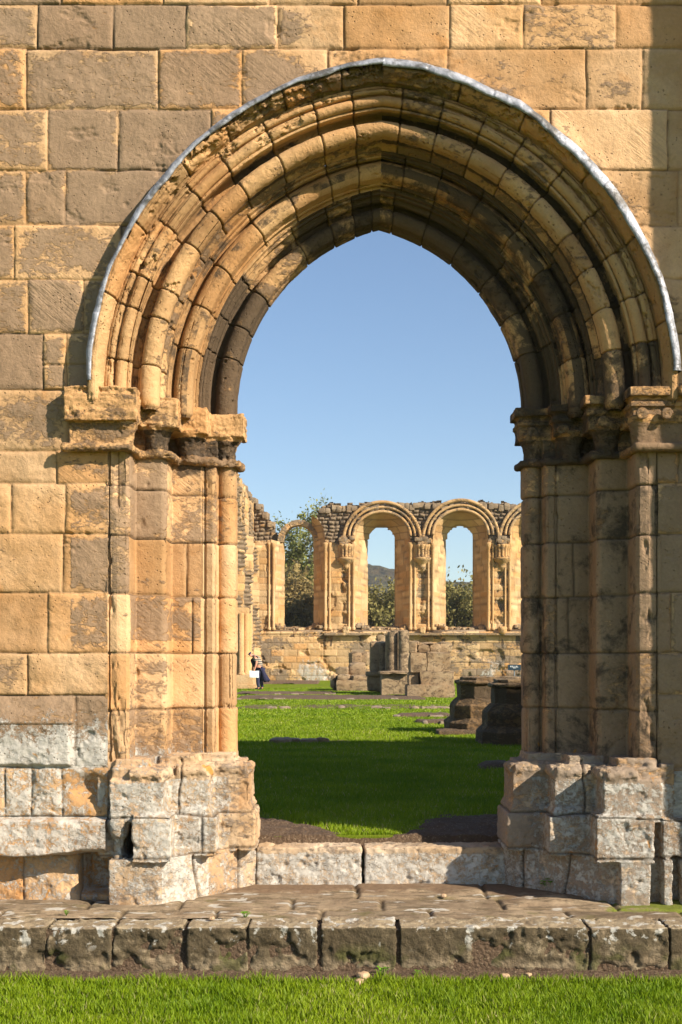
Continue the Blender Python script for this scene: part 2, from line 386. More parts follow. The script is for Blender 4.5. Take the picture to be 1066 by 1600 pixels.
def wall_field(x, z):
    """returns y offset (+ = towards the camera), tone, crust, grime, lichen, moss, joint"""
    wx = x+.007*fbm(x, z, 0*x, 6, 3, 31); wz = z+.006*fbm(x, z, 0*x, 5, 3, 32)
    r = np.clip(np.searchsorted(zb, wz)-1, 0, len(jts)-1)
    dz = np.minimum(wz-zb[r], zb[r+1]-wz)
    bi = np.zeros_like(r); dx = np.full(x.shape, 1.0)
    for k in range(len(jts)):
        m = r == k
        if not m.any(): continue
        q = np.clip(np.searchsorted(jts[k], wx[m]), 1, len(jts[k])-1)
        bi[m] = q; dx[m] = np.minimum(wx[m]-jts[k][q-1], jts[k][q]-wx[m])
    d = np.clip(np.minimum(dx, dz), 0, 1)
    t = h1(r, bi, 3); t2 = h1(r, bi, 4); t3 = h1(r, bi, 5)
    crust = np.array(crb)[r]*.75+t2*.45+.08
    right = sstep(px(420), px(560), x)*(z > pz(600))
    crust = crust-.55*np.exp(-(d+.02*fbm(x, z, 0*x, 8, 3, 49))/.028)*(t2 < .8)
    crust = crust-right*.55
    low = sstep(pz(1000), pz(1230), z)              # 1 near the ground
    jw = .35+.65*sstep(-.3, .5, fbm(x, z, 0*x, 3, 3, 40))
    joint = np.exp(-(d/.0045)**2)*jw
    y = -.018*joint - .006*np.exp(-(d/.018)**2)*(.4+t3)
    y = y+(t-.5)*.010
    rough = .0025+.0055*t3+.010*low
    y = y+rough*fbm(x, z, 0*x, 9, 5, 50, .6)*1.6
    # flaked edges and hollows
    fl = fbm(x, z*1.6, 0*x, 5, 5, 60, .6); y = y-.008*sstep(.25, .45, fl)*(t2 > .35)-.006*sstep(.2, .5, fl)*np.exp(-d/.03)
    y = y-.02*sstep(.52, .7, fbm(x, z, 0*x, 7, 4, 61))*(t2 > .55)*low
    grime_shade = .05+.25*(t > .9)
    lich = np.clip(low*1.15, 0, 1)*(.72+.35*t2)*(1-.75*((x > px(1000)) & (z > pz(1205)))); moss = 0*x
    L = (x < px(172)+.02)
    Zr = lambda a, b: (z < pz(a)) & (z > pz(b))
    # particular stones of the lower left
    big = L & Zr(1130, 1200) & (x < px(115)); y = y+.035*big*sstep(0, .03, np.minimum(px(115)-x, z-pz(1200)))
    led = L & Zr(1086, 1130) & (x < px(115)); y = y+led*(.045-.05*(z-pz(1130))/(pz(1086)-pz(1130)))
    crust = np.where(led, .75, crust); 
    r15 = L & Zr(1200, 1276); y = y+.012*r15
    hole = np.exp(-(((x-px(140))/.09)**2+((z-pz(1232))/.075)**2)**1.5); y = y-.07*hole*(1+.4*fbm(x, z, 0*x, 12, 3, 77)); grime_shade = grime_shade+.4*hole  # hole is also coloured darker
    r16 = Zr(1276, 1338); y = y+.075*r16*sstep(0, .025, z-pz(1338+4*np.sin(x*9)))*sstep(0, .02, pz(1276)-z)
    r17 = z < pz(1338); y = y-.09*(r17 & L)+.02*(r17 & L)*fbm(x, z, 0*x, 8, 4, 78)
    # void beside the door base
    vo = sstep(px(108), px(135), x)*sstep(pz(1405), pz(1392), z)*sstep(pz(1322), pz(1345), z)*L; y = y-.17*vo
    # small patch stone at row 7 and top splash stains above the hood
    st = L & Zr(521, 608) & (x > px(67)); y = y+st*(-.012*np.exp(-((z-pz(570))/.006)**2))
    au = np.abs(x-CX); hood = np.sqrt((au+.188)**2+np.clip(z-ZS, 0, 9)**2)-1.951
    mort = np.exp(-(np.clip(hood-.03, 0, 1)/.05)**2)*(z > ZS+.4)*(x > CX-.1)
    y = y+.02*mort*sstep(-.3, .4, fbm(x, z, 0*x, 10, 4, 80)); lich = lich+.55*mort; crust = crust+.2*mort
    crust = crust-.25*(z < pz(704))*(x < px(110))*(t3 > .5)
    dark = (x > px(1000)) & (z < pz(600)) & (z > pz(1200)); crust = crust+.45*dark; lich = lich+.2*dark*low; moss = moss+.0*dark  # extra crust paints the buttress shade into this strip of wall
    lich = lich+.15*sstep(pz(900), pz(1200), z)*0
    return y, t, np.clip(crust, 0, 1.2), np.clip(grime_shade, 0, 1), np.clip(lich, 0, 1), moss, joint
def inside_door(x, z, a=1.715):
    au = np.abs(x-CX); c = float(cfun(a)); h = z-ZS
    return np.where(h > 0, (au+c)**2+h**2 < (a+c)**2, au < 1.655)
abbey = empty('abbey_wall', (CX, 0, .26), 'tall weathered ochre sandstone wall pierced by the pointed moulded doorway in the foreground', 'wall')
def wall_patch(x0, x1, z0, z1, h, name='masonry'):
    xs = np.arange(x0, x1+h*.5, h); zs = np.arange(z0, z1+h*.5, h)
    # snap to the straight jamb lines
    for e in (CX-1.655, CX+1.655):
        if x0 < e < x1: xs[np.argmin(abs(xs-e))] = e
    X, Z = np.meshgrid(xs, zs, indexing='ij')
    y, t, c, g, l, m, j = wall_field(X.ravel(), Z.ravel())
    V = np.stack([X.ravel(), -y, Z.ravel()], 1)
    xc = (X[:-1, :-1]+X[1:, 1:])/2; zc = (Z[:-1, :-1]+Z[1:, 1:])/2
    Fq = grid_faces(len(xs), len(zs), ~inside_door(xc, zc))
    A = np.stack([t, c, g], 1); B = np.stack([l, m, j], 1)
    V, Fq, A, B = compact(V, Fq, A, B)
    return mesh_np(name, V, Fq, M['stone'], abbey, A, B)
wall_patch(-2.31, 2.87, .20, 5.80, .0065)
wall_patch(-13.0, -2.31, .0, 10.94, .03); wall_patch(2.87, 21.0, .0, 10.94, .05); wall_patch(-2.31, 2.87, 5.80, 10.94, .03)
# body of the wall behind the face: two sides and the masonry over the arch
mb = MB()
mb.box(-13, CX-1.25, .79, 1.30, -.2, 10.94); mb.box(CX+1.25, 21, .79, 1.30, -.2, 10.94)
mb.box(-13, CX-1.75, .30, .79, -.2, 10.94); mb.box(CX+1.9, 21, .30, .79, -.2, 10.94)
mb.box(CX-1.75, CX+1.9, .06, .79, ZS+2.15, 10.94); mb.box(CX-1.25, CX+1.25, .79, 1.30, ZS+1.9, 10.94)
mb.build('wall_core', M['stone'], abbey, False)
# wall buttress standing out beyond the right edge of the view
bt = empty('wall_buttress', (4.2, 0, 0), 'stepped stone buttress projecting from the wall to the right of the doorway', 'buttress')
mb = MB(); XB = 1.86+math.tan(R(SUN_AZ))*1.0
for i, z0 in enumerate(np.arange(0, 10.9, .36)):
    mb.rblock((XB+.9+random.uniform(-.012, .012), -.5, z0+.18), (1.8, 1.02, .366), .015, 14, .008, i, a=(random.random(), .5, 0))
mb.build('masonry', M['stone'], bt)

# ------------------------------------------------------------------ mouldings: sweep of a profile round the arch
def arc(cx, cy, r, a0, a1, n=10): return [(cx+r*math.cos(R(a0+(a1-a0)*i/n)), cy+r*math.sin(R(a0+(a1-a0)*i/n))) for i in range(n+1)]
def resample(P, h):
    P = np.array(P, float); L = np.concatenate([[0], np.cumsum(np.linalg.norm(np.diff(P, axis=0), axis=1))])
    n = max(2, int(L[-1]/h)); s = np.linspace(0, L[-1], n+1)
    s = np.unique(np.concatenate([s, L]))
    return np.stack([np.interp(s, L, P[:, 0]), np.interp(s, L, P[:, 1])], 1), s
def pnorm(P):
    T = np.gradient(P, axis=0); T /= np.linalg.norm(T, axis=1, keepdims=True)+1e-9
    N = np.stack([T[:, 1], -T[:, 0]], 1)   # for profile going from outer (large a) to inner & deeper: (-,+) -> normal (+?,..)
    return N

def sweep_arch(name, prof, side, joints, crust, grime_shade, mat, parent, h=.0075, amp=.004, seed=0, lich=None, extra=None, sag=0, t0=-.022):
    h = .0055
    P, s = resample(prof, h); N = -pnorm(P)     # pointing out of the stone
    a, y = P[:, 0], P[:, 1]; n = len(a)
    m = int(2.5/h*1.1)
    t = t0+(1-t0)*np.linspace(0, 1, m)
    aa = a[:, None]+0*t[None]; yy = y[:, None]+0*t[None]; tt = t[None]+0*aa
    def pos(aa, yy):
        c = cfun(aa); r = aa+c; th = np.where(tt < 0, 0, tt)*np.arccos(np.clip(c/r, -1, 1))
        return CX+side*(-c+r*np.cos(th)), ZS+r*np.sin(th)+np.minimum(tt, 0)*4.5
    X, Z = pos(aa, yy)
    jt = np.array(sorted(joints)); jl = np.concatenate([[-.02], jt, [1.02]])
    jr = np.concatenate([[0], rng.uniform(0, 1, len(jl))])
    tw = tt+.0025*fbm(X, yy, Z, 9, 3, seed+5)
    k = np.clip(np.searchsorted(jl, tw), 1, len(jl)-1)
    d = np.minimum(tw-jl[k-1], jl[k]-tw)*2.0; d[:, :] = np.clip(d, 0, 1)
    tone = _h(k, k*0+seed, k*0, 11); t2 = _h(k, k*0+seed, k*0, 12); t3 = _h(k, k*0+seed, k*0, 13)
    joint = np.exp(-(d/.0038)**2)
    ds = -.016*joint-.001*np.exp(-(d/.014)**2)+(tone-.5)*.005
    ds += amp*fbm(X, yy, Z, 16, 5, seed, .7)*1.3*(.4+t2)
    fl = fbm(X, yy*2, Z, 8, 4, seed+3, .6); ds -= .013*sstep(.34, .44, fl)*(t3 > .35)
    if extra is not None: ds += extra(aa, yy, tt, X, Z)
    A1 = aa+N[:, 0][:, None]*ds; Y1 = yy+N[:, 1][:, None]*ds
    X, Z = pos(A1, Y1)
    V = np.stack([X.ravel(), Y1.ravel(), Z.ravel()], 1)
    Fq = grid_faces(n, m)
    if side > 0: Fq = Fq[:, ::-1]
    cr = crust(aa, yy, tt, tone, t2) if callable(crust) else crust+.5*(t2-.5)
    gm = grime_shade(aa, yy, tt, tone, t2) if callable(grime_shade) else grime_shade+0*aa
    li = lich(aa, yy, tt, X, Z) if lich else 0*aa
    A = np.stack([tone.ravel(), np.clip(cr+0*aa, 0, 1.2).ravel(), np.clip(gm+0*aa, 0, 1.2).ravel()], 1); B = np.stack([np.clip(li, 0, 1).ravel(), 0*tone.ravel(), joint.ravel()*.7], 1)
    return mesh_np(name, V, Fq, mat, parent, A, B)
# profiles, (half-width a, depth y), outer edge first
O1 = [(1.68, .03), (1.675, .012), (1.660, .004)]+arc(1.642, .012, .016, 20, -190, 8)+[(1.625, .035), (1.619, .036)]+arc(1.582, .032, .034, 15, -195, 14)+[(1.552, .055), (1.543, .035), (1.528, .034), (1.526, .06), (1.534, .10), (1.546, .14), (1.535, .18), (1.508, .195), (1.500, .165), (1.487, .164), (1.483, .185)] + \
     arc(1.424, .124, .058, -25, -175, 16)+[(1.366, .175), (1.379, .20), (1.376, .235), (1.36, .25), (1.352, .276), (1.345, .295)]
O2 = [(1.362, .30), (1.347, .284), (1.336, .284), (1.333, .312), (1.319, .315), (1.316, .34), (1.332, .37), (1.332, .405), (1.314, .425)]+arc(1.246, .39, .067, 28, -150, 18)+[(1.183, .432), (1.172, .432), (1.171, .45), (1.187, .456), (1.187, .478), (1.158, .478), (1.155, .49)]
O3 = [(1.175, .492), (1.159, .478), (1.148, .478), (1.146, .506), (1.128, .509), (1.142, .53), (1.137, .56), (1.106, .564), (1.098, .586), (1.110, .61), (1.110, .655), (1.085, .675)]+arc(1.006, .642, .063, 25, -150, 18)+[(.948, .685), (.937, .688), (.936, .75), (.96, .78), (1.27, .79)]
HD = [(1.756, .03), (1.756, -.085), (1.746, -.100), (1.726, -.106), (1.712, -.103), (1.698, -.082), (1.686, -.055), (1.679, -.03), (1.683, .0), (1.678, .02), (1.665, .03)]
def wj(lst): return [v for v in lst]
def hood_wear(side):
    def f(aa, yy, tt, X, Z):
        n = fbm(X, yy*1.5, Z, 13, 4, 90+side, .6)
        if side < 0:
            k = sstep(.36, .55, tt)
            return -.05*k*sstep(-.15, .35, n)*sstep(1.665, 1.70, aa)*sstep(.06, -.10, yy)+.008*n
        k = sstep(.25, .5, tt)
        return -.030*k*sstep(0, .4, n)*sstep(1.665, 1.70, aa)-.014*sstep(.2, .5, n)*(1-k)
    return f
for side in (-1, 1):
    L = side < 0  # right hood and orders carry extra grime as painted shade
    g = (lambda aa, yy, tt, tone, t2: .12+.0*aa) if L else (lambda aa, yy, tt, tone, t2: .20+.1*(aa < 1.5))
    hood = sweep_arch('hood_mould', HD, side, [.2, .36, .52, .64, .78, .91] if L else [.14, .33, .5, .68, .83], lambda aa, yy, tt, tone, t2: .15+.5*sstep(.55, .9, tt), (.12 if L else .42), M['arch'], abbey, .007, .004, 100+side,
               lambda aa, yy, tt, X, Z: .25*sstep(.5, .8, tt)+0*aa, hood_wear(side))
    sweep_arch('arch_order', O1, side, [.07, .195, .27, .40, .50, .60, .72, .84, .93] if L else [.11, .22, .33, .43, .55, .66, .76, .86, .955], lambda aa, yy, tt, tone, t2: .28+.35*(t2-.5)+.25*(yy > .15)*(aa < 1.5), lambda aa, yy, tt, tone, t2: (.14 if L else .38)+.40*sstep(.13, .17, yy)*sstep(.24, .20, yy)+.35*(tone > .88), M['arch'], abbey, .007, .004, 200+side,  # hollow of the outer order coloured dark, its shade painted in
               None, lambda aa, yy, tt, X, Z: -.016*sstep(.1, .5, fbm(X, yy, Z, 12, 4, 95, .6))*(aa > 1.61))
    sweep_arch('arch_order', O2, side, [.16, .29, .42, .58, .71, .84, .93] if L else [.13, .27, .41, .55, .69, .82, .93], lambda aa, yy, tt, tone, t2: .38+.4*(t2-.5), lambda aa, yy, tt, tone, t2: (.34 if L else .64)+.25*(yy < .33)+.25*(t2 > .8), M['arch'], abbey, .007, .0035, 300+side)
    sweep_arch('arch_order', O3, side, [.19, .31, .45, .68, .81, .90, .97] if L else [.21, .36, .52, .68, .82, .95], lambda aa, yy, tt, tone, t2: .40+.3*(t2-.5), lambda aa, yy, tt, tone, t2: (.86 if L else .95)-.40*sstep(.40, .5, tt)*(L)*sstep(.75, .65, tt)-.2*(tone > .75), M['arch'], abbey, .007, .004, 400+side)
    # lead flashing dressed over the top of the hood
    LP = [(1.762, .01), (1.766, -.075), (1.763, -.102), (1.750, -.115), (1.738, -.118), (1.728, -.114)]
    def lead_wob(aa, yy, tt, X, Z, side=side):
        return .010*fbm(X, 0*yy, Z, 9, 4, 140+side)*1.5+.006
    P, s = resample(LP, .008); a, y = P[:, 0], P[:, 1]; m = 420
    t = np.linspace(.01 if L else .03, 1.002, m)
    aa = a[:, None]+0*t[None]; yy = y[:, None]+0*t[None]; tt = t[None]+0*aa
    frac = np.linspace(0, 1, len(a))[:, None]
    wob = .011*fbm(tt*13, 0*tt, 0*tt+side, 1, 3, 141)+.003*fbm(tt*60, frac*3, 0*tt+side, 1, 2, 142)
    wob = wob*sstep(1.0, .93, tt); lap = .005*(((tt*3.3) % 1) < .5)
    width = .55+.0*tt+sstep(1.0, .93, tt)*(.5*fbm(tt*14, 0*tt, 0*tt+side*3, 1, 2, 143))+(1.0*np.exp(-((tt-.47)/.14)**2)+.5 if not L else .1*np.exp(-((tt-.36)/.05)**2))
    aa2 = 1.762-(1.762-aa)*(.6+.6*width)+wob; yy2 = yy-.004-lap-.5*np.abs(wob)
    c = cfun(aa2); r = aa2+c; th = tt*np.arccos(c/r)
    X = CX+side*(-c+r*np.cos(th)); Z = ZS+r*np.sin(th)
    V = np.stack([X.ravel(), yy2.ravel(), Z.ravel()], 1); Fq = grid_faces(len(a), m)
    if side > 0: Fq = Fq[:, ::-1]
    o = mesh_np('lead_flashing', V, Fq, M['lead'], hood, np.zeros((len(V), 3)), np.zeros((len(V), 3)))
    so = o.modifiers.new('s', 'SOLIDIFY'); so.thickness = .004; so.offset = 0

# ------------------------------------------------------------------ jambs
JP = [(1.70, .03), (1.668, .004), (1.654, .002), (1.648, .022), (1.640, .004)]+arc(1.60, .018, .02, -90, -100, 2)+[(1.585, 0.0), (1.545, .012), (1.530, .035), (1.527, .06), (1.527, .245), (1.52, .25), (1.42, .25)] + \
     arc(1.375, .29, .04, -100, -175, 8)+[(1.335, .31), (1.335, .495), (1.33, .50), (1.135, .50), (1.125, .52), (1.115, .50)]+arc(1.085, .52, .03, -110, -180, 6)+[(1.053, .53), (1.05, .60), (1.045, .615)] + \
     arc(.995, .645, .058, -30, -180, 14)+[(.937, .66), (.937, .75), (.96, .78), (1.27, .79)]
ZC = [pz(v) for v in (1195, 1111, 1020, 927, 836, 757, 700)]
ZC = [ZC[0]-.05]+ZC[1:-1]+[ZC[-1]+.02]
def jamb(side):
    h = .0075; P, s = resample(JP, h); N = -pnorm(P)
    zs = np.linspace(ZC[0], ZC[-1], int((ZC[-1]-ZC[0])/h))
    aa = P[:, 0][:, None]+0*zs[None]; yy = P[:, 1][:, None]+0*zs[None]; Z = zs[None]+0*aa; X = CX+side*aa
    zc = np.array(ZC); zw = Z+.004*fbm(X, yy, Z, 6, 2, 21); r = np.clip(np.searchsorted(zc, zw), 1, len(zc)-1)
    sg = np.digitize(P[:, 0]+P[:, 1]*0, [1.052, 1.14, 1.337, 1.529])[:, None]+0*r
    d = np.minimum(zw-zc[r-1], zc[r]-zw)
    split = {1: 1.24, 2: 1.19, 3: 1.24}
    va = np.full(aa.shape, 9.0)                 # upright joints inside the inner nook's broad face
    for rr in (3, 4):
        ja = 1.205 if rr == 3 else 1.24
        q = (r == rr) & (np.abs(yy-.50) < .012) & (aa > 1.13) & (aa < 1.33); va = np.where(q, np.abs(aa-ja+.01*fbm(X, yy, Z, 5, 2, 44)), va)
    d = np.clip(np.minimum(d, va), 0, 1)
    tone = _h(r, sg, r*0+(side > 0), 7); t2 = _h(r, sg, r*0+(side > 0), 8); t3 = _h(r, sg, r*0, 9+side)
    joint = np.exp(-(d/.0045)**2)
    ds = -.011*joint-.004*np.exp(-(d/.015)**2)+(tone-.5)*.008+.0035*fbm(X, yy, Z, 10, 5, 22, .6)*1.6*(.5+t3)
    fl = fbm(X, yy, Z*.7, 7, 4, 23+side, .6); ds -= .014*sstep(.28, .55, fl)*(t2 > .5)
    # eroded arris of the outer order
    ar = np.exp(-((aa-1.60)/.045)**2); ds -= .03*ar*sstep(0, .45, fbm(X*2, yy, Z*.8, 6, 4, 24+side, .6))
    A1 = aa+N[:, 0][:, None]*ds; Y1 = yy+N[:, 1][:, None]*ds
    V = np.stack([(CX+side*A1).ravel(), Y1.ravel(), Z.ravel()], 1); Fq = grid_faces(len(P), len(zs))
    if side > 0: Fq = Fq[:, ::-1]
    low = 1-sstep(pz(1200), pz(1090), Z)
    if side < 0:
        crust = .28+.55*(t2-.4)+.20*(aa > 1.15)*(Z > pz(1000)); crust = crust-.15*(aa < 1.14)*(Z < pz(836)); grime_shade = .05+.62*sstep(pz(800), pz(712), Z)*sstep(1.36, 1.28, aa)  # darker just below the capital on the inner orders
    else:
        crust = .80+.3*(t2-.5); grime_shade = .56+.12*(t3-.5)  # heavier crust and grime paint the right jamb's shade into the stone
    lich = .75*low*(.5+t3*.6) if side < 0 else .30*sstep(pz(700), pz(1150), Z)*0+.50*(1-sstep(pz(1200), pz(1000), Z))
    A = np.stack([tone.ravel(), np.clip(crust+0*aa, 0, 1.2).ravel(), np.clip(grime_shade+0*aa, 0, 1).ravel()], 1); B = np.stack([np.clip(lich+0*aa, 0, 1).ravel(), 0*tone.ravel(), joint.ravel()], 1)
    mesh_np('jamb', V, Fq, M['stone'], abbey, A, B)
for side in (-1, 1): jamb(side)

# ------------------------------------------------------------------ capitals and bases (overlapping solids fused, then worn)
def abox(mb, side, a0, a1, y0, y1, z0, z1):
    x0, x1 = sorted((CX+side*a0, CX+side*a1)); mb.box(x0, x1, y0, y1, z0, z1)
def worn(mb, voxel, smooth, amp, seed, fine=9):
    V, Fs, N = remesh(mb, voxel, smooth)
    x, y, z = V.T
    n = fbm(x, y, z, 6, 3, seed, .5)*.5+fbm(x, y, z, fine*2.2, 4, seed+4, .7)*.55-.55*sstep(.25, .42, fbm(x, y, z, 10, 4, seed+6, .6))
    V = V+N*(amp*n)[:, None]
    return V, Fs, N
Zab, Zbl, Zas = 1.64, 1.44, 1.285     # above eye: abacus top, bell top, astragal
for side in (-1, 1):
    L = side < 0; mb = MB()
    E = EYE
    fronts = [(1.47, 1.90 if L else 1.98, -.085), (1.255, 1.6, .165), (1.10, 1.4, .40) if L else (1.08, 1.4, .40), (.88, 1.2, .54)]
    for i, (a0, a1, y0) in enumerate(fronts):
        zt = E+Zab-.012*i*L
        if L: abox(mb, side, a0, a1, y0, .80, E+Zbl+.005*i, zt)
        else:
            abox(mb, side, a0-.01, a1, y0-.01, .80, E+Zab-.055, zt); abox(mb, side, a0+.02, a1-.02, y0+.03, .80, E+Zab-.10, E+Zab-.04)
            abox(mb, side, a0+.005, a1-.01, y0+.012, .80, E+Zab-.115, E+Zab-.085); abox(mb, side, a0+.02, a1-.02, y0+.03, .80, E+Zbl-.005, E+Zab-.10)
        mb2 = None
    # bells: tapering prisms
    bells = [(1.545, .01, .055), (1.40, .27, .075), (1.22, .51, .075), (.995, .63, .065)]
    for (a, y, r) in bells:
        prof = [(E+Zas-.01, r*.86), (E+Zas+.06, r*.9), (E+Zas+.11, r*1.05), (E+Zbl+.012, r*1.55), (E+Zbl+.03, r*1.6)]
        mb.lathe(CX+side*a, y, prof, 20)
    for (a0, a1, y0) in ((1.545, 1.88 if L else 1.95, -.04), (1.355, 1.6, .26), (1.13, 1.4, .51), (1.05, 1.2, .55), (.955, 1.1, .64)):
        abox(mb, side, a0, a1, y0, .78, E+Zas-.02, E+Zbl+.03)
    # astragal: rounded necking following the plan
    path = [(1.90 if L else 1.97, -.06), (1.515, -.06), (1.50, .235), (1.31, .24), (1.30, .485), (1.07, .49), (1.04, .55), (.925, .60), (.915, .76)]
    for p, q in zip(path[:-1], path[1:]):
        mb.tube([(CX+side*p[0], p[1], E+Zas), (CX+side*q[0], q[1], E+Zas)], .026, 10)
    for p in path: mb.lathe(CX+side*p[0], p[1], [(E+Zas-.026, .012), (E+Zas-.013, .024), (E+Zas+.013, .024), (E+Zas+.026, .012)], 10)
    for (a0, a1, y0) in ((1.52, 1.88 if L else 1.96, -.04), (1.31, 1.6, .25), (1.08, 1.4, .50), (.93, 1.2, .62)):
        abox(mb, side, a0, a1, y0, .78, E+Zas-.022, E+Zas+.02)
    if not L:   # volutes carved on the upper bell
        for (a, y) in ((1.535, -.10), (1.685, -.10), (1.845, -.10), (1.36, .15), (1.15, .39), (.98, .53)):
            pts = []
            for i in range(22):
                g = i*.55; rr = .034*(1-i/26); pts.append((CX+a+rr*math.cos(g), y+.012, E+Zbl+.035+rr*math.sin(g)))
            mb.tube(pts, .011, 6)
        for (a, y) in ((1.93, -.12),):
            pts = [(CX+a-.13+.05*math.cos(g*.5)*(1-g/30), y, E+Zab-.03+.05*math.sin(g*.5)*(1-g/30)) for g in range(24)]
            mb.tube(pts, .014, 6)
    V, Fs, N = worn(mb, .006, 1, .020 if L else .010, 500+side, 14)
    if L: V = V+N*(.010*fbm(V[:, 0]*.35, V[:, 1]*.35, V[:, 2]*1.8, 16, 4, 509, .6)*(V[:, 2]-EYE > 1.40))[:, None]
    if L:   # hollows bitten out of the weathered abacus
        for (a, y, z) in ((1.36, .15, 1.60), (1.17, .39, 1.595), (1.0, .53, 1.59), (1.75, -.10, 1.60)):
            q = ((V[:, 0]-(CX-a))/.075)**2+((V[:, 1]-y)/.06)**2+((V[:, 2]-(EYE+z+.018))/.016)**2
            V[:, 1] += .03*np.exp(-q)
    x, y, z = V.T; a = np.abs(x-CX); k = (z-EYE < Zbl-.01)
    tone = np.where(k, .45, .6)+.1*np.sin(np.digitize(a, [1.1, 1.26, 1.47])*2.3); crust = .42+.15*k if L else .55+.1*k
    if L: grime_shade = np.where(k & (a < 1.47) & (z-EYE > Zas+.03), .72, .08)  # inner part of the left bell coloured darker
    else: grime_shade = np.where(a < 1.47, .68, .22)+.1*k  # right capital coloured darker, its shade painted into the stone
    A = np.stack([tone, crust+0*x, grime_shade], 1); B = np.stack([0*x+.05*(not L), 0*x, 0*x], 1)
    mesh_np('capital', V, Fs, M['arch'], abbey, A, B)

for side in (-1, 1):
    L = side < 0; mb = MB(); E = EYE
    zA1, zA0, zB0, zP0 = E-.60, E-.93, E-1.165, E-1.50
    tiersA = [(1.31, 1.63 if L else 1.66, -.085), (1.06, 1.4, .165), (.835, 1.2, .40)]
    for i, (a0, a1, y0) in enumerate(tiersA):
        abox(mb, side, a0, a1, y0, .82, zA0-.02, zA1-.095); abox(mb, side, a0+.035, a1-.01, y0+.03, .82, zA1-.12, zA1-.03); abox(mb, side, a0+.10, a1-.02, y0+.07, .82, zA1-.05, zA1+.02)
        mb.tube([(CX+side*(a0+.012), y0+.022, zA1-.075), (CX+side*(a0+.20), y0+.022, zA1-.075)], .036, 10)
        mb.tube([(CX+side*(a0+.012), y0+.022, zA1-.075), (CX+side*(a0+.012), y0+.26, zA1-.075)], .036, 10)
    tiersB = [(1.26, 1.49 if L else 1.60, -.13), (1.015, 1.35, .10), (.79, 1.2, .345)]
    for i, (a0, a1, y0) in enumerate(tiersB):
        abox(mb, side, a0, a1, y0, .84, zB0-.02, zA0+.02-.03*i)
        # sloping shoulder
        x0, x1 = CX+side*a0, CX+side*a1
        lo = [(min(x0, x1), y0), (max(x0, x1), y0), (max(x0, x1), .84), (min(x0, x1), .84)]
        e = .05
        hi = [(min(x0, x1)+(e if side > 0 else 0), y0+e), (max(x0, x1)-(0 if side > 0 else e), y0+e), (max(x0, x1)-(0 if side > 0 else e), .84), (min(x0, x1)+(e if side > 0 else 0), .84)]
        mb.prism(lo, zA0-.035*(i == 0)-.04, zA0+.045, hi)
    mb.box(*sorted((CX+side*1.56, CX+side*1.72)), .01, .5, zB0-.02, zA1)
    # diagonal plinth
    pl = [(1.63 if L else 1.42, -.10), (1.34, -.10), (.86, .46), (.80, .54), (.80, .86), (1.63, .86)] if L else [(1.45, -.04), (1.38, -.04), (.86, .44), (.80, .53), (.80, .86), (1.45, .86)]
    pts = [(CX+side*a, y) for a, y in pl]
    if side < 0: pass
    ar = sum(pts[i][0]*pts[(i+1) % len(pts)][1]-pts[(i+1) % len(pts)][0]*pts[i][1] for i in range(len(pts)))
    if ar < 0: pts = pts[::-1]
    mb.prism(pts, zP0, zB0+.004)
    if not L:
        abox(mb, side, 1.40, 1.58, -.125, .5, zP0, zB0-.015); abox(mb, side, 1.66, 1.715, -.12, .5, zP0, zB0); abox(mb, side, 1.765, 1.98, -.12, .5, zP0, zB0)
        abox(mb, side, 1.5, 2.1, -.005, .5, zP0, zB0); abox(mb, side, 1.66, 1.98, -.10, .5, zB0+.015, zA0); abox(mb, side, 1.66, 1.74, -.05, .5, zA0-.02, zA1-.01)
        mb.lathe(CX+1.60, -.01, [(zA0, .04), (zA1, .035)], 12)
    else:
        mb.lathe(CX-1.585, -.02, [(zB0, .035), (zB0+.09, .03), (zB0+.13, .055), (zB0+.20, .075), (zB0+.26, .06)], 14)
    V, Fs, N = worn(mb, .008, 2, .018, 520+side, 14)
    x, y, z = V.T; a = np.abs(x-CX)
    # joints between the base stones
    ja = np.full(len(x), 9.0)
    ja = np.minimum(ja, np.where((z < zB0), np.abs(a-1.135+.02*np.sin(z*9)), 9)); ja = np.minimum(ja, np.where(z < zB0, np.abs(a-.90), 9))
    ja = np.minimum(ja, np.where((z > zA0) & (z < zA1), np.abs(a-1.24+.01*np.sin(z*20)), 9)); ja = np.minimum(ja, np.abs(z-zA0+.012*np.sin(x*7))); ja = np.minimum(ja, np.abs(z-zB0))
    if L: ja = np.minimum(ja, np.where((z < zA0) & (z > zB0), np.abs(a-1.10), 9))
    joint = np.exp(-(ja/.0055)**2); V = V-N*(.016*joint)[:, None]
    blk = _h(np.digitize(a, [.9, 1.07, 1.32]), np.digitize(z, [zB0, zA0]), 0*a.astype(int), 33+side)
    li = .80+.2*blk-.10 if L else .80+.0*blk
    li = li-.45*sstep(1.0, .84, a)*(z > zB0-.0)-.25*(z > zA1-.12)
    A = np.stack([.35+.5*blk, .45+0*x if L else .65+0*x, 0*x+.02], 1); B = np.stack([np.clip(li, 0, 1), .25*(z < zB0-.2)+0*x, joint], 1)
    mesh_np('column_base', V, Fs, M['base'], abbey, A, B)

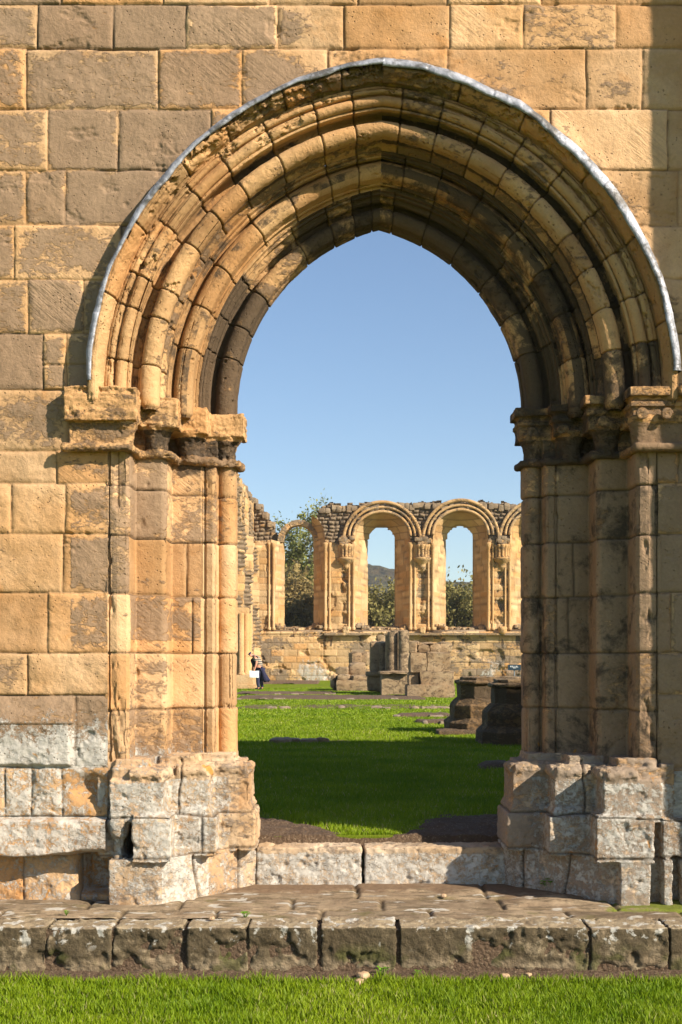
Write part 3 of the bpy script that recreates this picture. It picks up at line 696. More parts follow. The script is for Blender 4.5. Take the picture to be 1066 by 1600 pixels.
# ------------------------------------------------------------------ door sill, step, paving
zP = .26
sill = empty('door_sill', (.2, .6, zP), 'low lichen covered stone sill of two long blocks across the foot of the doorway', 'sill')
for x0, x1, sd_ in ((px(399, 8.13), px(566, 8.13), 1), (px(568, 8.13), px(800, 8.13), 2)):
    mb = MB(); mb.box(x0+.006, x1-.003, .535, .78, zP-.06, .508)
    V, Fs, N = worn(mb, .009, 4, .022, 600+sd_, 12); x, y, z = V.T
    top = sstep(.46, .50, z)
    mesh_np('sill_stone', V, Fs, M['base'], sill, np.stack([0*x+.5, 0*x+.45, 0*x], 1), np.stack([.86-.55*top, .25*sstep(.30, .27, z), 0*x], 1))
step = empty('stone_step', (0, -.4, 0), 'broad worn stone step with paved top and dark mossy front below the doorway', 'step')
# paving surface
h = .009; xs = np.arange(-2.7, 2.9, h); ys = np.arange(-.50, .62, h)
X, Y = np.meshgrid(xs, ys, indexing='ij'); x, y = X.ravel(), Y.ravel()
jx = [[-2.7, -1.95, -1.25, -.72, -.12, .52, 1.30, 1.95, 2.9], [-2.7, -2.2, -1.5, -.95, -.3, .25, .95, 1.62, 2.3, 2.9], [-2.7, -1.8, -.9, .1, .9, 2.9]]
yl = np.array([-.56, -.24, .10, .8])
wx = x+.02*fbm(x, y, 0*x, 4, 3, 70); wy = y+.018*fbm(x, y, 0*x, 4, 3, 71)
r = np.clip(np.searchsorted(yl, wy)-1, 0, 2); dd = np.full(len(x), 9.0); bi = 0*r
for k in range(3):
    m = r == k; J = np.array(jx[k]); q = np.clip(np.searchsorted(J, wx[m]), 1, len(J)-1); bi[m] = q; dd[m] = np.minimum(wx[m]-J[q-1], J[q]-wx[m])
dd = np.minimum(dd, np.minimum(wy-yl[r], yl[r+1]-wy)); dd = np.clip(dd, 0, 1)
jt = np.exp(-(dd/.014)**2); t = h1(r, bi, 15)
z = zP-.016*jt+.008*(t-.5)+.006*fbm(x, y, 0*x, 7, 4, 72, .6)
nearw = sstep(.12, .5, y)+sstep(.75, 1.3, x)*sstep(-.35, .0, y)*.6
z = z+.012*sstep(.4, .7, nearw+.5*fbm(x, y, 0*x, 5, 4, 73))
soilm = sstep(.35, .75, nearw+.7*fbm(x, y, 0*x, 6, 4, 73, .6))
def paving_mat():
    n = NT('paving_stone'); A = n.attr('A'); B = n.attr('B')
    mid = n.noise(6, 6, .6); fine = n.noise(60, 5, .7)
    c = n.mix(n.ramp(mid, .35, .65), (.23, .165, .10), (.34, .255, .16)); c = n.mix(1, c, n.math('MULTIPLY_ADD', A[0], .4, .75), 'MULTIPLY')
    c = n.mix(1, c, n.math('MULTIPLY_ADD', fine, .6, .7), 'MULTIPLY')
    st = n.scale((.6, 1.3, 1)); dk = n.ramp(n.noise(11, 8, .75, .4, st), .49, .58); c = n.mix(n.math('MULTIPLY', dk, .65), c, (.075, .055, .03))
    mo = n.ramp(n.noise(3.5, 6, .7), .55, .66); c = n.mix(n.math('MULTIPLY', mo, .55), c, (.12, .11, .03))
    li = n.ramp(n.noise(10, 4, .5, .3, st), .61, .65); c = n.mix(n.math('MULTIPLY', li, .8), c, (.52, .49, .42))
    sl = n.mix(n.noise(30, 5), (.10, .06, .035), (.25, .17, .10)); c = n.mix(B[0], c, sl); c = n.mix(n.math('MULTIPLY', B[2], .8), c, (.10, .07, .035))
    gm = n.ramp(n.math('ADD', n.noise(7, 5, .7), n.math('MULTIPLY_ADD', B[1], .6, -.45)), .42, .6); c = n.mix(gm, c, n.mix(fine, (.08, .10, .01), (.20, .22, .03)))
    return n.done(c, n.bump(n.math('ADD', fine, n.math('MULTIPLY', mid, .8)), .8, .012), .92)
M['paving'] = paving_mat()
mossr = sstep(1.35, 1.7, x)*sstep(-.5, -.2, y)*.95
mesh_np('paving', np.stack([x, y, z], 1), grid_faces(len(xs), len(ys)), M['paving'], step, np.stack([t, 0*x, 0*x], 1), np.stack([soilm, mossr, jt], 1))
# kerb stones forming the front edge
ex = [-45, 73, 175, 291, 387, 501, 625, 922, 1047, 1140, 1230]
def riser_mat():
    n = NT('mossy_riser'); fine = n.noise(55, 5, .7); mid = n.noise(7, 6, .65, .4)
    g = n.t.nodes.new('ShaderNodeNewGeometry'); sp = n.t.nodes.new('ShaderNodeSeparateXYZ'); n.t.links.new(g.outputs['Position'], sp.inputs[0]); zz = sp.outputs[2]
    c = n.mix(n.ramp(mid, .35, .65), (.22, .165, .10), (.34, .27, .17)); c = n.mix(1, c, n.math('MULTIPLY_ADD', fine, .6, .7), 'MULTIPLY')
    sp2 = n.t.nodes.new('ShaderNodeSeparateXYZ'); n.t.links.new(g.outputs['Normal'], sp2.inputs[0]); band = n.ramp(n.math('ADD', n.math('MULTIPLY', mid, .18), zz), .14, .20)
    mo = n.math('MULTIPLY', n.ramp(n.noise(10, 8, .75), .30, .48), band); upm = n.ramp(sp2.outputs[2], .75, .45)
    c = n.mix(n.math('MULTIPLY', n.math('MULTIPLY', mo, upm), .85), c, n.mix(fine, (.026, .018, .011), (.075, .055, .024)))
    li = n.math('MULTIPLY', n.ramp(n.math('ADD', n.noise(12, 5, .6, .4), n.math('MULTIPLY', n.ramp(zz, .21, .25), .05)), .60, .66), n.ramp(zz, .12, .2)); c = n.mix(n.math('MULTIPLY', li, .8), c, (.50, .48, .42))
    gr = n.math('MULTIPLY', n.ramp(n.noise(4, 4), .52, .62), n.ramp(zz, .2, .1)); c = n.mix(n.math('MULTIPLY', gr, .7), c, (.06, .065, .012))
    return n.done(c, n.bump(n.math('ADD', fine, mid), .9, .014), .95)
M['riser'] = riser_mat()
for i in range(len(ex)-1):
    x0, x1 = px(ex[i], 6.86)+.003, px(ex[i+1], 6.86)-.005*(1+(i in (2, 4, 5))*3)
    mb = MB(); dpt = random.uniform(.20, .27); jit = random.uniform(-.008, .008)
    mb.box(x0, x1, -.74+jit, -.74+.27, -.10, zP+random.uniform(-.003, .006))
    V, Fs, N = worn(mb, .009, 2, .022, 700+i, 12); x, y, z = V.T
    # undercut, broken front faces
    fr = sstep(-.62, -.72, y); V[:, 1] += fr*(.035*sstep(.1, .5, fbm(x, y, z, 7, 4, 720+i))+.03*sstep(.12, -.02, z))
    mesh_np('kerb_stone', V, Fs, M['riser'], step, np.stack([0*x+.5, 0*x+.3, 0*x], 1), np.zeros((len(x), 3)))
mb = MB(); mb.box(-3, 3, -.71, -.46, -.1, .20); mb = MB(); mb.box(-3, 3, -.719, -.46, -.1, .243); mb.build('earth_packing', M['soil'], step, False)

# ------------------------------------------------------------------ ground
IG = .54                                     # level of the lawn inside the church
gx = np.concatenate([[-700, -200, -60, -20], np.arange(-8, 8.01, .5), [20, 60, 200, 700]])
gy = np.array([-60, -20, -8, -4, -2, -1, -.5, .3, .6, .79, .80, 1.5, 3, 6, 10, 15, 20, 30, 40, 60, 80, 100, 140, 220, 400, 700, 1200])
X, Y = np.meshgrid(gx, gy, indexing='ij')
Zg = IG*sstep(.3, .66, Y)-.03
Zg = np.where(Y > .795, IG, 0)
o = mesh_np('lawn', np.stack([X.ravel(), Y.ravel(), Zg.ravel()], 1), grid_faces(len(gx), len(gy)), M['turf']); tag(o, kind='structure')
# soil along the foot of the step
h = .012; xs = np.arange(-2.6, 2.6, h); ys = np.arange(-.95, -.60, h); X, Y = np.meshgrid(xs, ys, indexing='ij'); x, y = X.ravel(), Y.ravel()
z = -.012+.034*sstep(-.885, -.85, y+.045*fbm(x, y, 0*x, 3, 4, 81))+.016*fbm(x, y, 0*x, 22, 4, 82, .6)
o = mesh_np('ground', np.stack([x, y, z], 1), grid_faces(len(xs), len(ys)), M['soil']); tag(o, kind='structure')
# bare soil inside the door
h = .02; xs = np.arange(-2.6, 4.6, h); ys = np.arange(.775, 3.0, h); X, Y = np.meshgrid(xs, ys, indexing='ij'); x, y = X.ravel(), Y.ravel()
lim = np.where(x < .35, .72+np.clip(-(x-.08)/.62, 0, 1.2)*1.15, .72+np.clip((x-.30)/.45, 0, 1)*1.15)
lim = lim+.22*fbm(x, y, 0*x, 1.6, 3, 83)
z = IG-.014+.026*sstep(.25, -.15, y-lim+.25*fbm(x, y, 0*x, 5, 4, 85))+.030*fbm(x, y, 0*x, 12, 5, 84, .7)*sstep(.15, -.1, y-lim)
z = np.where(y < .785, .42, z)
o = mesh_np('ground', np.stack([x, y, z], 1), grid_faces(len(xs), len(ys)), M['soil']); tag(o, kind='structure')

# grass blades
def blades(name, x, y, z0, hgt, wid, label):
    n = len(x); a = rng.uniform(0, 2*np.pi, n); H = hgt*rng.uniform(.45, 1.15, n); lean = rng.uniform(.1, .75, n)*H; la = rng.uniform(0, 2*np.pi, n)
    dx, dy = np.cos(a)*wid/2, np.sin(a)*wid/2; lx, ly = np.cos(la)*lean, np.sin(la)*lean
    V = np.empty((n, 5, 3))
    V[:, 0] = np.stack([x-dx, y-dy, z0+0*x], 1); V[:, 1] = np.stack([x+dx, y+dy, z0+0*x], 1)
    V[:, 2] = np.stack([x-dx*.8+lx*.35, y-dy*.8+ly*.35, z0+H*.55], 1); V[:, 3] = np.stack([x+dx*.8+lx*.35, y+dy*.8+ly*.35, z0+H*.55], 1)
    V[:, 4] = np.stack([x+lx, y+ly, z0+H], 1)
    b = np.arange(n)*5; pt = .5+.7*fbm(x, y, 0*x, 1.7, 4, 19); A = np.repeat(np.stack([np.clip(.55*rng.uniform(0, 1, n)+.6*pt-.08, 0, 1), np.clip(rng.uniform(0, 1, n)+.10*(pt-.55), 0, 1), 0*x], 1), 5, 0)
    o = mesh_np(name, V.reshape(-1, 3), [np.stack([b, b+1, b+3, b+2], 1), np.stack([b+2, b+3, b+4], 1)], M['blade'], None, A)
    return tag(o, label, 'grass', None, 'stuff')
n = 70000; x = rng.uniform(-2.2, 2.2, n); y = rng.uniform(-2.1, -.84, n)
k = (y < -.875-.045*fbm(x, y, 0*x, 3, 4, 81)) | (rng.random(n) < .03)
k &= (vn(x*6, y*6, 0*x, 5) > -.75) | (rng.random(n) < .5)
tuft = 1+.45*vn(x*9, y*9, 0*x, 6)+.25*(y > -.98)
blades('grass', x[k], y[k], 0, .042*tuft[k], .0055, 'bright green mown lawn grass in the foreground below the step')
n = 230000; y = .9+18*rng.random(n)**1.5; xm = .9+(y+DW)*.16; x = CX*1.6+rng.uniform(-1, 1, n)*xm
lim = np.where(x < .35, .72+np.clip(-(x-.08)/.62, 0, 1.2)*1.15, .72+np.clip((x-.30)/.45, 0, 1)*1.15)+.22*fbm(x, y, 0*x, 1.6, 3, 83)
k = rng.random(n) < .015+sstep(-.12, .30, y-lim+.25*fbm(x, y, 0*x, 5, 3, 85)); x, y = x[k], y[k]
hv = (.75+.5*sstep(-.4, .4, fbm(x, y, 0*x, .9, 3, 86)))*sstep(-.3, .4, y-np.where(x < .35, .72+np.clip(-(x-.08)/.62, 0, 1.2)*1.15, .72+np.clip((x-.30)/.45, 0, 1)*1.15))
blades('grass', x, y, IG, .032*hv*(1+.35*vn(x*4, y*4, 0*x, 8))+.006, .006+.0004*y, 'lawn grass inside the ruined church beyond the doorway')

n = 110000; y = 17+32*rng.random(n)**1.2; x = .2+rng.uniform(-1, 1, n)*(.4+(y+DW)*.13)
blades('grass', x, y, IG, .040*(1+.4*vn(x*1.5, y*1.5, 0*x, 18)), .012+.0006*y, 'sunlit lawn grass farther off between the earth footings')
# little things on the step and soil
def pebble(name, x, y, z, s, c, label, group=None):
    V, Fq = rblock((s*1.2, s, s*.7), s*.3, 8, s*.12, int(x*1000) % 97, 30/s*.05)
    n = len(V); m = Matrix.Rotation(x*7, 3, 'Z'); V = V @ np.array(m).T
    o = mesh_np(name, V, Fq, M[c], None, np.tile((.8, .1, 0), (n, 1)), np.tile((.25, 0, 0), (n, 1))); o.location = (x, y, z)
    return tag(o, label, 'stone', group)
pebble('pebble', px(568, 6.75), -.86, .03, .055, 'base', 'pale loose stone lying at the lawn edge, upper of the two under the step', None)
pebble('pebble', px(562, 6.68), -.93, .012, .045, 'base', 'pale loose stone half in the grass just below another pale stone', None)
pebble('pebble', px(826, 6.78), -.82, .025, .03, 'base', 'small tan pebble on the soil below the long kerb stone at right')
pebble('pebble', px(790, 6.76), -.84, .022, .035, 'base', 'flat tan pebble on the soil strip right of the pair of pale stones')
pebble('pebble', px(692, 7.8), .12, .275, .03, 'base', 'tiny ochre pebble on the paving in front of the sill')
pebble('pebble', px(330, 7.0), -.56, .275, .028, 'base', 'tiny pale pebble on the edge of the step left of the middle')
def weed(px_, y, z, s, label, n=9):
    X = px(px_, DW+y); mb = MB()
    for i in range(n):
        a = i*2.4+px_; t = random.uniform(.3, .9); d = Vector((math.cos(a)*t, math.sin(a)*t, 1)).normalized(); L = s*random.uniform(.6, 1)
        p = d*L; mb.tube([(0, 0, 0), tuple(p*.6), tuple(p)], .0016, 4, a=(.3, 0, 0))
        u = Vector((-math.sin(a), math.cos(a), 0)); dirn = (d+Vector((math.cos(a)*.8, math.sin(a)*.8, .1))).normalized(); lw = s*.22; ll = s*.42
        V = []; F4 = []
        for q in range(7):
            f = q/6; w_ = lw*math.sin(math.pi*min(f*.9+.1, 1))**.7; c = p+dirn*ll*(f-.25)+Vector((0, 0, -.25*ll*f*f)); V += [tuple(c-u*w_+Vector((0, 0, w_*.3))), tuple(c+u*w_+Vector((0, 0, w_*.3)))]
        mb.add(V, [[(2*q, 2*q+1, 2*q+3, 2*q+2) for q in range(6)]], (random.random(), 0, 0))
    o = mb.build('weed', M['weed']); o.location = (X, y, z); tag(o, label, 'plant')
weed(858, .30, .268, .085, 'bright green leafy weed at the foot of the right door base', 14)
weed(383, -.50, .262, .045, 'small green weed in the paving joint near the front edge of the step')
weed(64*1+533, -.82, .02, .05, 'tiny green weed in the soil right of the middle of the step')
weed(652, -.83, .02, .035, 'low green seedling in the soil below the long mossy kerb stone', 7)
weed(104, -.42, .262, .03, 'faint green sprout on the paving at the far left', 6)

# ------------------------------------------------------------------ the ruined east wall, 81 m away
DF = 81.0; YF = DF-DW; TB = 1.6
def fx(v, d=DF): return (v-533)/F*d
def fz(v, d=DF): return EYE+(1035-v)/F*d
far = empty('ruined_church_wall', (0, YF, IG), 'ruined ochre stone church wall with tall round arched window openings beyond the lawn', 'wall')
WIN = [ # back x0,x1, back apex, back spring ; front x0,x1, front apex, front spring ; sill
 (445, 490, 823, 846, 424, 508, 800, 840), (575, 618, 823, 848, 553, 641, 800, 838), (697, 740, 822, 846, 677, 763, 797, 836), (820, 863, 822, 846, 797, 886, 797, 836)]
DBK = DF+TB
def wcurve(x0, x1, ap, sp, sill, d, n=14):
    X0, X1 = fx(x0, d), fx(x1, d); zs, za, zl = fz(sp, d), fz(ap, d), fz(sill, d); c = (X0+X1)/2; r = (X1-X0)/2
    P = [(X0, zl+(zs-zl)*i/8) for i in range(8)]
    P += [(c-r*math.cos(math.pi*i/(2*n)), zs+(za-zs)*math.sin(math.pi*i/(2*n))) for i in range(2*n+1)]
    P += [(X1, zs-(zs-zl)*i/8) for i in range(1, 9)]
    return np.array(P)
TOPX = [-9.5, fx(376), fx(388), fx(400), fx(415), fx(428), fx(440), fx(490), fx(497), fx(503), fx(520), fx(600), fx(700), fx(770), fx(806), fx(830), fx(900)]
TOPY = [fz(v) for v in (752, 755, 768, 780, 800, 822, 838, 838, 800, 793, 789, 788, 785, 785, 790, 795, 800)]
def far_field(x, z, seed=0, rub=None):
    rr = rub if rub is not None else sstep(fz(850), fz(838), z+.5*fbm(x, z, 0*x, .8, 3, seed+1))
    def cells(rh, bw, s, wob):
        wx = x+wob*fbm(x, z, 0*x, 1.2/rh*.4, 3, s); wz = z+wob*fbm(x, z, 0*x, 1.2/rh*.4, 3, s+1)
        r = np.floor(wz/rh).astype(int); off = _h(r, r*0, r*0, s)*bw; u = (wx+off)/bw; b = np.floor(u).astype(int)
        fu = u-b; fv = wz/rh-r; d = np.minimum(np.minimum(fu, 1-fu)*bw, np.minimum(fv, 1-fv)*rh)
        return d, _h(r, b, r*0, s+2), _h(r, b, r*0, s+3)
    d1, t1, q1 = cells(.42, .85, 300+seed, .015); d2, t2, q2 = cells(.24, .40, 320+seed, .12)
    y1 = -.03*np.exp(-(d1/.03)**2)+.03*(t1-.5)-.16*sstep(.30, .5, fbm(x, z, 0*x, .9, 4, seed+9))*(q1 > .35)
    y2 = -.14*np.exp(-(d2/.055)**2)+.16*(t2-.5)
    y = y1*(1-rr)+y2*rr; t = t1*(1-rr)+t2*rr
    crust = (.12+.35*q1-.1)*(1-rr)+(.62+.25*q2)*rr
    jt = np.exp(-(d1/.022)**2)*(1-rr)*.6+np.exp(-(d2/.05)**2)*rr
    return y, t, crust, jt, rr
h = .05; xs = np.arange(-6.4, 14, h); zs = np.arange(IG-.1, 12.2, h); X, Z = np.meshgrid(xs, zs, indexing='ij'); x, z = X.ravel(), Z.ravel()
def in_win(x, z, which, back=False, cap=99):
    m = np.zeros(x.shape, bool)
    for i, w_ in enumerate(which):
        d = DBK if back else DF; a = w_[:4] if back else w_[4:]
        X0, X1, za, zs_ = fx(a[0], d), fx(a[1], d), fz(a[2], d), fz(a[3], d); c = (X0+X1)/2; r_ = (X1-X0)/2; zl = fz(984, d)
        up = (z > zs_) & (((x-c)/r_)**2+((z-zs_)/(za-zs_))**2 < 1); lo = (z <= zs_) & (z > zl) & (abs(x-c) < r_); m |= up | lo
    return m
y, t, cr, jt, rr = far_field(x, z)
top = np.interp(x, TOPX, TOPY)+.35*(_h(np.floor(x/.38), 0*x, 0*x, 44)-.5)+.12*vn(x*3, 0*x, 0*x, 3)
lowz = z < fz(990); y = y+.10*lowz*sstep(0, .03, fz(990)-z)
strc = np.abs(z-fz(989)) < .09; y = y+.16*strc
# lower wall: pale, grey and rough patches
for pv_ in (541, 660, 785):
    bd = np.exp(-((x-fx(pv_)-.12*vn(z*1.5, 0*z, 0*z, 4))/.32)**4)*(z < fz(893))*(z > fz(975)); q_ = sstep(-.25, .15, fbm(x, z, 0*x, 2.2, 4, 97)); y = y-.22*bd*q_; cr = cr+.35*bd*q_
y = y-.10*sstep(.30, .40, fbm(x, z, 0*x, 1.6, 4, 98)); cr = cr+.18*sstep(-.1, .4, fbm(x, z, 0*x, .6, 4, 99))
lw = (1-sstep(fz(1010), fz(992), z)); cr = cr+lw*.42*sstep(-.3, .3, fbm(x, z*.6, 0*x, .7, 4, 55)); 
low2 = 1-sstep(fz(1050), fz(1020), z)
lich = .42*lw*sstep(-.1, .35, fbm(x, z, 0*x, .5, 4, 56))+.35*low2+.12
stain = .75*sstep(.05, .45, fbm(x*1.2, 0*x, z*.22, 1.3, 4, 101, .65))*sstep(fz(1050), fz(1000), z)*(z < fz(840))
V = np.stack([x, YF-y, z], 1)
xc = (X[:-1, :-1]+X[1:, 1:])/2; zc = (Z[:-1, :-1]+Z[1:, 1:])/2
tc_ = np.interp(xc, TOPX, TOPY)+.35*(_h(np.floor(xc/.38), 0*xc, 0*xc, 44)-.5)+.12*vn(xc*3, 0*xc, 0*xc, 3)
mask = (~in_win(xc, zc, WIN)) & (zc < tc_)
V2, F2, A2, B2 = compact(V, grid_faces(len(xs), len(zs), mask), np.stack([t, cr, .35*(rr > .5)*(_h(np.floor(x/.4), np.floor(z/.24), 0*x, 9) > .5)+stain*(z < fz(990))+.45*stain*(z >= fz(990))], 1), np.stack([lich, .25*(z > top-.5), jt], 1))
mesh_np('masonry', V2, F2, M['far'], far, A2, B2)
# back face, top and ends
h = .15; xs2 = np.arange(-6.4, 14, h); zs2 = np.arange(IG-.1, 12.2, h); X, Z = np.meshgrid(xs2, zs2, indexing='ij')
xc = (X[:-1, :-1]+X[1:, 1:])/2; zc = (Z[:-1, :-1]+Z[1:, 1:])/2; tcb = np.interp(xc, TOPX, TOPY)-.1
mk = (~in_win(xc, zc, WIN, True)) & (zc < tcb)
V3, F3 = compact(np.stack([X.ravel(), 0*X.ravel()+YF+TB, Z.ravel()], 1), grid_faces(len(xs2), len(zs2), mk))
mesh_np('rear_masonry', V3, F3[:, ::-1], M['far'], far, np.tile((.4, .5, 0), (len(V3), 1)), np.zeros((len(V3), 3)))
mb = MB()
for i, xx in enumerate(np.arange(-6.3, 13.8, .36)):        # rubble crowning the wall
    if fx(429) < xx < fx(494): continue
    for yy in (.12, .55, 1.0, 1.45):
        tz = float(np.interp(xx, TOPX, TOPY))
        mb.rblock((xx+random.uniform(-.1, .1), YF+yy, tz-.22+random.uniform(-.08, .10)), (random.uniform(.3, .5), .5, random.uniform(.35, .5)), .09, 6, .04, i, rz=random.uniform(-.3, .3), a=(random.random(), .75, random.choice((0, .1, .45))), fs=4)
mb.build('wall_head_rubble', M['far'], far, B=(.2, .35, 0))
# splayed reveals, arch mouldings and shafts of each window
for wi, w_ in enumerate(WIN):
    Pb = wcurve(*w_[:4], 984, DBK); Pf = wcurve(*w_[4:], 984, DF)
    nn = 26; V = []; 
    f = np.linspace(0, 1, nn)[:, None]
    XX = Pf[None, :, 0]*(1-f)+Pb[None, :, 0]*f; ZZ = Pf[None, :, 1]*(1-f)+Pb[None, :, 1]*f; YY = YF-.02+(TB+.02)*f+0*XX
    # resample along curve more finely
    s = np.linspace(0, Pb.shape[0]-1, 220); i0 = np.arange(Pb.shape[0])
    XX = np.stack([np.interp(s, i0, r_) for r_ in XX]); ZZ = np.stack([np.interp(s, i0, r_) for r_ in ZZ]); YY = YF-.02+(TB+.02)*f+0*XX
    n = fbm(XX, YY, ZZ, 2.5, 4, 90+wi)
    row = np.floor(ZZ/.42).astype(int); fr = ZZ/.42-row; dj = np.minimum(fr, 1-fr)*.42; jr = np.exp(-(dj/.03)**2)
    ub = (YY+_h(row, row*0, row*0, 7)*.8)/.8; bb = np.floor(ub).astype(int); fb = ub-bb; jr = np.maximum(jr, np.exp(-((np.minimum(fb, 1-fb)*.8)/.03)**2)); tn = _h(row, bb, row*0, 71+wi)
    cxm = (Pb[:, 0].min()+Pb[:, 0].max())/2; sgn = np.sign(XX-cxm); XX = XX+sgn*(.03*jr+.04*n)
    A = np.stack([tn.ravel(), .10+.35*tn.ravel()*(_h(bb, row, row*0, 5).ravel()), .12*sstep(fz(850), fz(830), ZZ).ravel()], 1); B = np.stack([.1+0*n.ravel(), 0*n.ravel(), .7*jr.ravel()], 1)
    k = slice(0, 220)
    FF = grid_faces(nn, 220)
    if wi == 0:    # the first window has lost its outer arch; only the inner ring still stands
        zcut = fz(846); fc = (ZZ[:-1, :-1] < zcut) | (YY[:-1, :-1] > YF+TB*.62) | (XX[:-1, :-1] > fx(487))
        FF = grid_faces(nn, 220, fc)
    rev = mesh_np('window', np.stack([XX.ravel(), YY.ravel(), ZZ.ravel()], 1), FF[:, ::-1], M['far'], far, A, B)
    # sloping rubble sill
    mb = MB()
    X0, X1 = Pf[0, 0], Pf[-1, 0]; zl = fz(984)
    mb.prism([(X0-.1, YF-.05), (X1+.1, YF-.05), (X1+.1, YF+TB), (X0-.1, YF+TB)], zl-.6, zl-.02, a=(.4, .7, .2))
    for i in range(60):
        u = random.random(); v = random.random(); ed = abs(u-.5)*2
        zz = zl+.02+(.55*max(0, ed-.45) if u < .5 or wi == 0 else .9*max(0, ed-.7))*(.5+v)*1.5+.12*v
        mb.rblock((X0+(X1-X0)*u, YF+.1+1.4*v, zz), (random.uniform(.2, .45), .35, random.uniform(.14, .26)), .05, 5, .03, i, rz=random.uniform(-1, 1), a=(random.random(), .6, random.choice((0, .3))), fs=4)
    mb.build('sill', M['far'], rev, B=(.3, .2, 0))
    if wi == 0:
        # ring of the inner arch, free against the sky
        mb = MB(); X0, X1, za, zs_ = fx(443, DBK), fx(492, DBK), fz(822, DBK), fz(847, DBK); c = (X0+X1)/2; r_ = (X1-X0)/2
        for i in range(15):
            g = math.pi*(i+.5)/15; mb.rblock((c-(r_+.17)*math.cos(g), YF+TB-.33, zs_+(za-zs_+.17)*math.sin(g)), (.24+.1*(i % 3 == 0), .66, .36), .03, 6, .03, i, tilt=(0, 0), a=(random.random(), .55, .1), fs=4)
            mb.V[-1] = (lambda V_, g_, cc: np.stack([cc[0]+(V_[:, 0]-cc[0])*math.cos(g_)+(V_[:, 2]-cc[2])*math.sin(g_), V_[:, 1], cc[2]-(V_[:, 0]-cc[0])*math.sin(g_)+(V_[:, 2]-cc[2])*math.cos(g_)], 1))(mb.V[-1], g-math.pi/2, (c-(r_+.17)*math.cos(g), 0, zs_+(za-zs_+.17)*math.sin(g)))
        mb.build('arch_ring', M['far'], rev, B=(.2, .2, 0))
    else:
        for off, rad, yo in ((.02, .10, -.06), (.30, .085, -.10), (.62, .11, -.16)):
            X0, X1, za, zs_ = fx(w_[4]), fx(w_[5]), fz(w_[6]), fz(w_[7]); c = (X0+X1)/2; r_ = (X1-X0)/2+off
            pts = [(c-r_*math.cos(math.pi*i/40)*(1+.02*(off > .5)), YF+yo, zs_-.35*(off > .5)+(za-zs_+off+.35*(off > .5))*math.sin(math.pi*i/40)) for i in range(41)]
            mb = MB(); mb.tube(pts, rad, 8, a=(.5, .45, .15)); mb.build('arch_moulding', M['far'], rev, B=(.25, .1, 0))
    for e, sgn in ((w_[4], -1), (w_[5], 1)):
        if wi == 0 and sgn < 0: e = 428
        Xs = fx(e)
        for k_, (dx, r_) in enumerate(((sgn*.02, .09), (sgn*.30, .06))):
            mb = MB(); mb.lathe(Xs+dx, YF-.03, [(fz(985), .12), (fz(981), .13), (fz(979), r_), (fz(858), r_), (fz(857), r_*1.3), (fz(852), r_*1.9), (fz(850), r_*2), (fz(848), r_*2)], 12, a=(.6, .25, .05)); mb.build('shaft', M['far'], rev)
# wall shafts on corbels between the windows
for i, pv in enumerate((541, 660, 785)):
    X = fx(pv); mb = MB()
    mb.lathe(X, YF+.05, [(fz(891), .08), (fz(888), .14), (fz(886), .22), (fz(884), .2), (fz(880), .30), (fz(877), .50), (fz(874), .56), (fz(872), .60), (fz(871), .44), (fz(870), .40)], 18, a=(.5, .4, .2))
    for dx, dy in ((0, -.36), (-.20, -.28), (.20, -.28), (-.36, -.12), (.36, -.12)):
        mb.lathe(X+dx, YF+dy+.05, [(fz(871), .13), (fz(869), .10), (fz(858), .095), (fz(855), .14), (fz(853), .17), (fz(851), .15)], 10, a=(.5, .45, .3))
    for q in range(9): mb.rblock((X+random.uniform(-.4, .4), YF-.1, fz(849)+random.uniform(-.05, .35)), (.35, .5, .25), .05, 5, .04, q+i*9, a=(random.random(), .6, .2), fs=4)
    mb.build('corbel', M['far'], far, B=(.15, .1, 0))
    mb = MB(); mb.rblock((X+.1, YF-.22, fz(991)), (3.0 if i == 0 else 5.2, .45, .16), .03, 20, .03, i, a=(.5, .65, .1), fs=3)
    mb.rblock((X, YF-.25, fz(985)), (.45, .5, .5), .14, 8, .08, i+4, a=(.6, .4, .1), fs=4); mb.build('string_course', M['far'], far, B=(.2, .2, 0))

# side wall on the left, running towards the camera
side_w = empty('ruined_side_wall', (-5.6, YF-8, IG), 'crumbling rubble side wall meeting the far window wall at its left corner', 'wall')
h = .05; ys = np.arange(50, YF+.1, h); zs = np.arange(IG-.1, 12.6, h); Y, Z = np.meshgrid(ys, zs, indexing='ij')
y, t, cr, jt, rr = far_field(Y.ravel(), Z.ravel(), 5, None)
rrv = sstep(-.1, .15, fbm(Y.ravel(), Z.ravel(), 0*t, .5, 3, 66)); y2, t2, cr2, jt2, _ = far_field(Y.ravel(), Z.ravel(), 6, rrv)
bay = ((Y.ravel()-50) % 6.5); rib = np.exp(-((bay-3)/.35)**4)*.45*(Z.ravel() < 9.0)
tp = 11.9+.8*fbm(ys, 0*ys, 0*ys, .35, 3, 67)+.3*(_h(np.floor(ys/.4), 0*ys, 0*ys, 5)-.5); tp = np.where(ys < 58, tp-.3*(58-ys), tp)
mask = ((Z[:-1, :-1]+Z[1:, 1:])/2) < tp[:-1, None]
V4, F4, A4, B4 = compact(np.stack([-5.55+y2*1.3+rib+.25*fbm(Y.ravel(), Z.ravel(), 0*t, .4, 3, 68), Y.ravel(), Z.ravel()], 1), grid_faces(len(ys), len(zs), mask), np.stack([t2, cr2, .35*(rrv > .5)*(t2 > .5)], 1), np.stack([0*t+.2, .1+0*t, jt2], 1))
mesh_np('masonry', V4, F4, M['far'], side_w, A4, B4)
mb = MB()
for i in range(9): mb.box(-7.0, -5.6, 50+i*2.65, 50+(i+1)*2.65+.002, IG-.1, float(np.interp(50+i*2.65+1.3, ys, tp))-.4, a=(.5, .6, 0))
mb.build('wall_core', M['far'], side_w, False)
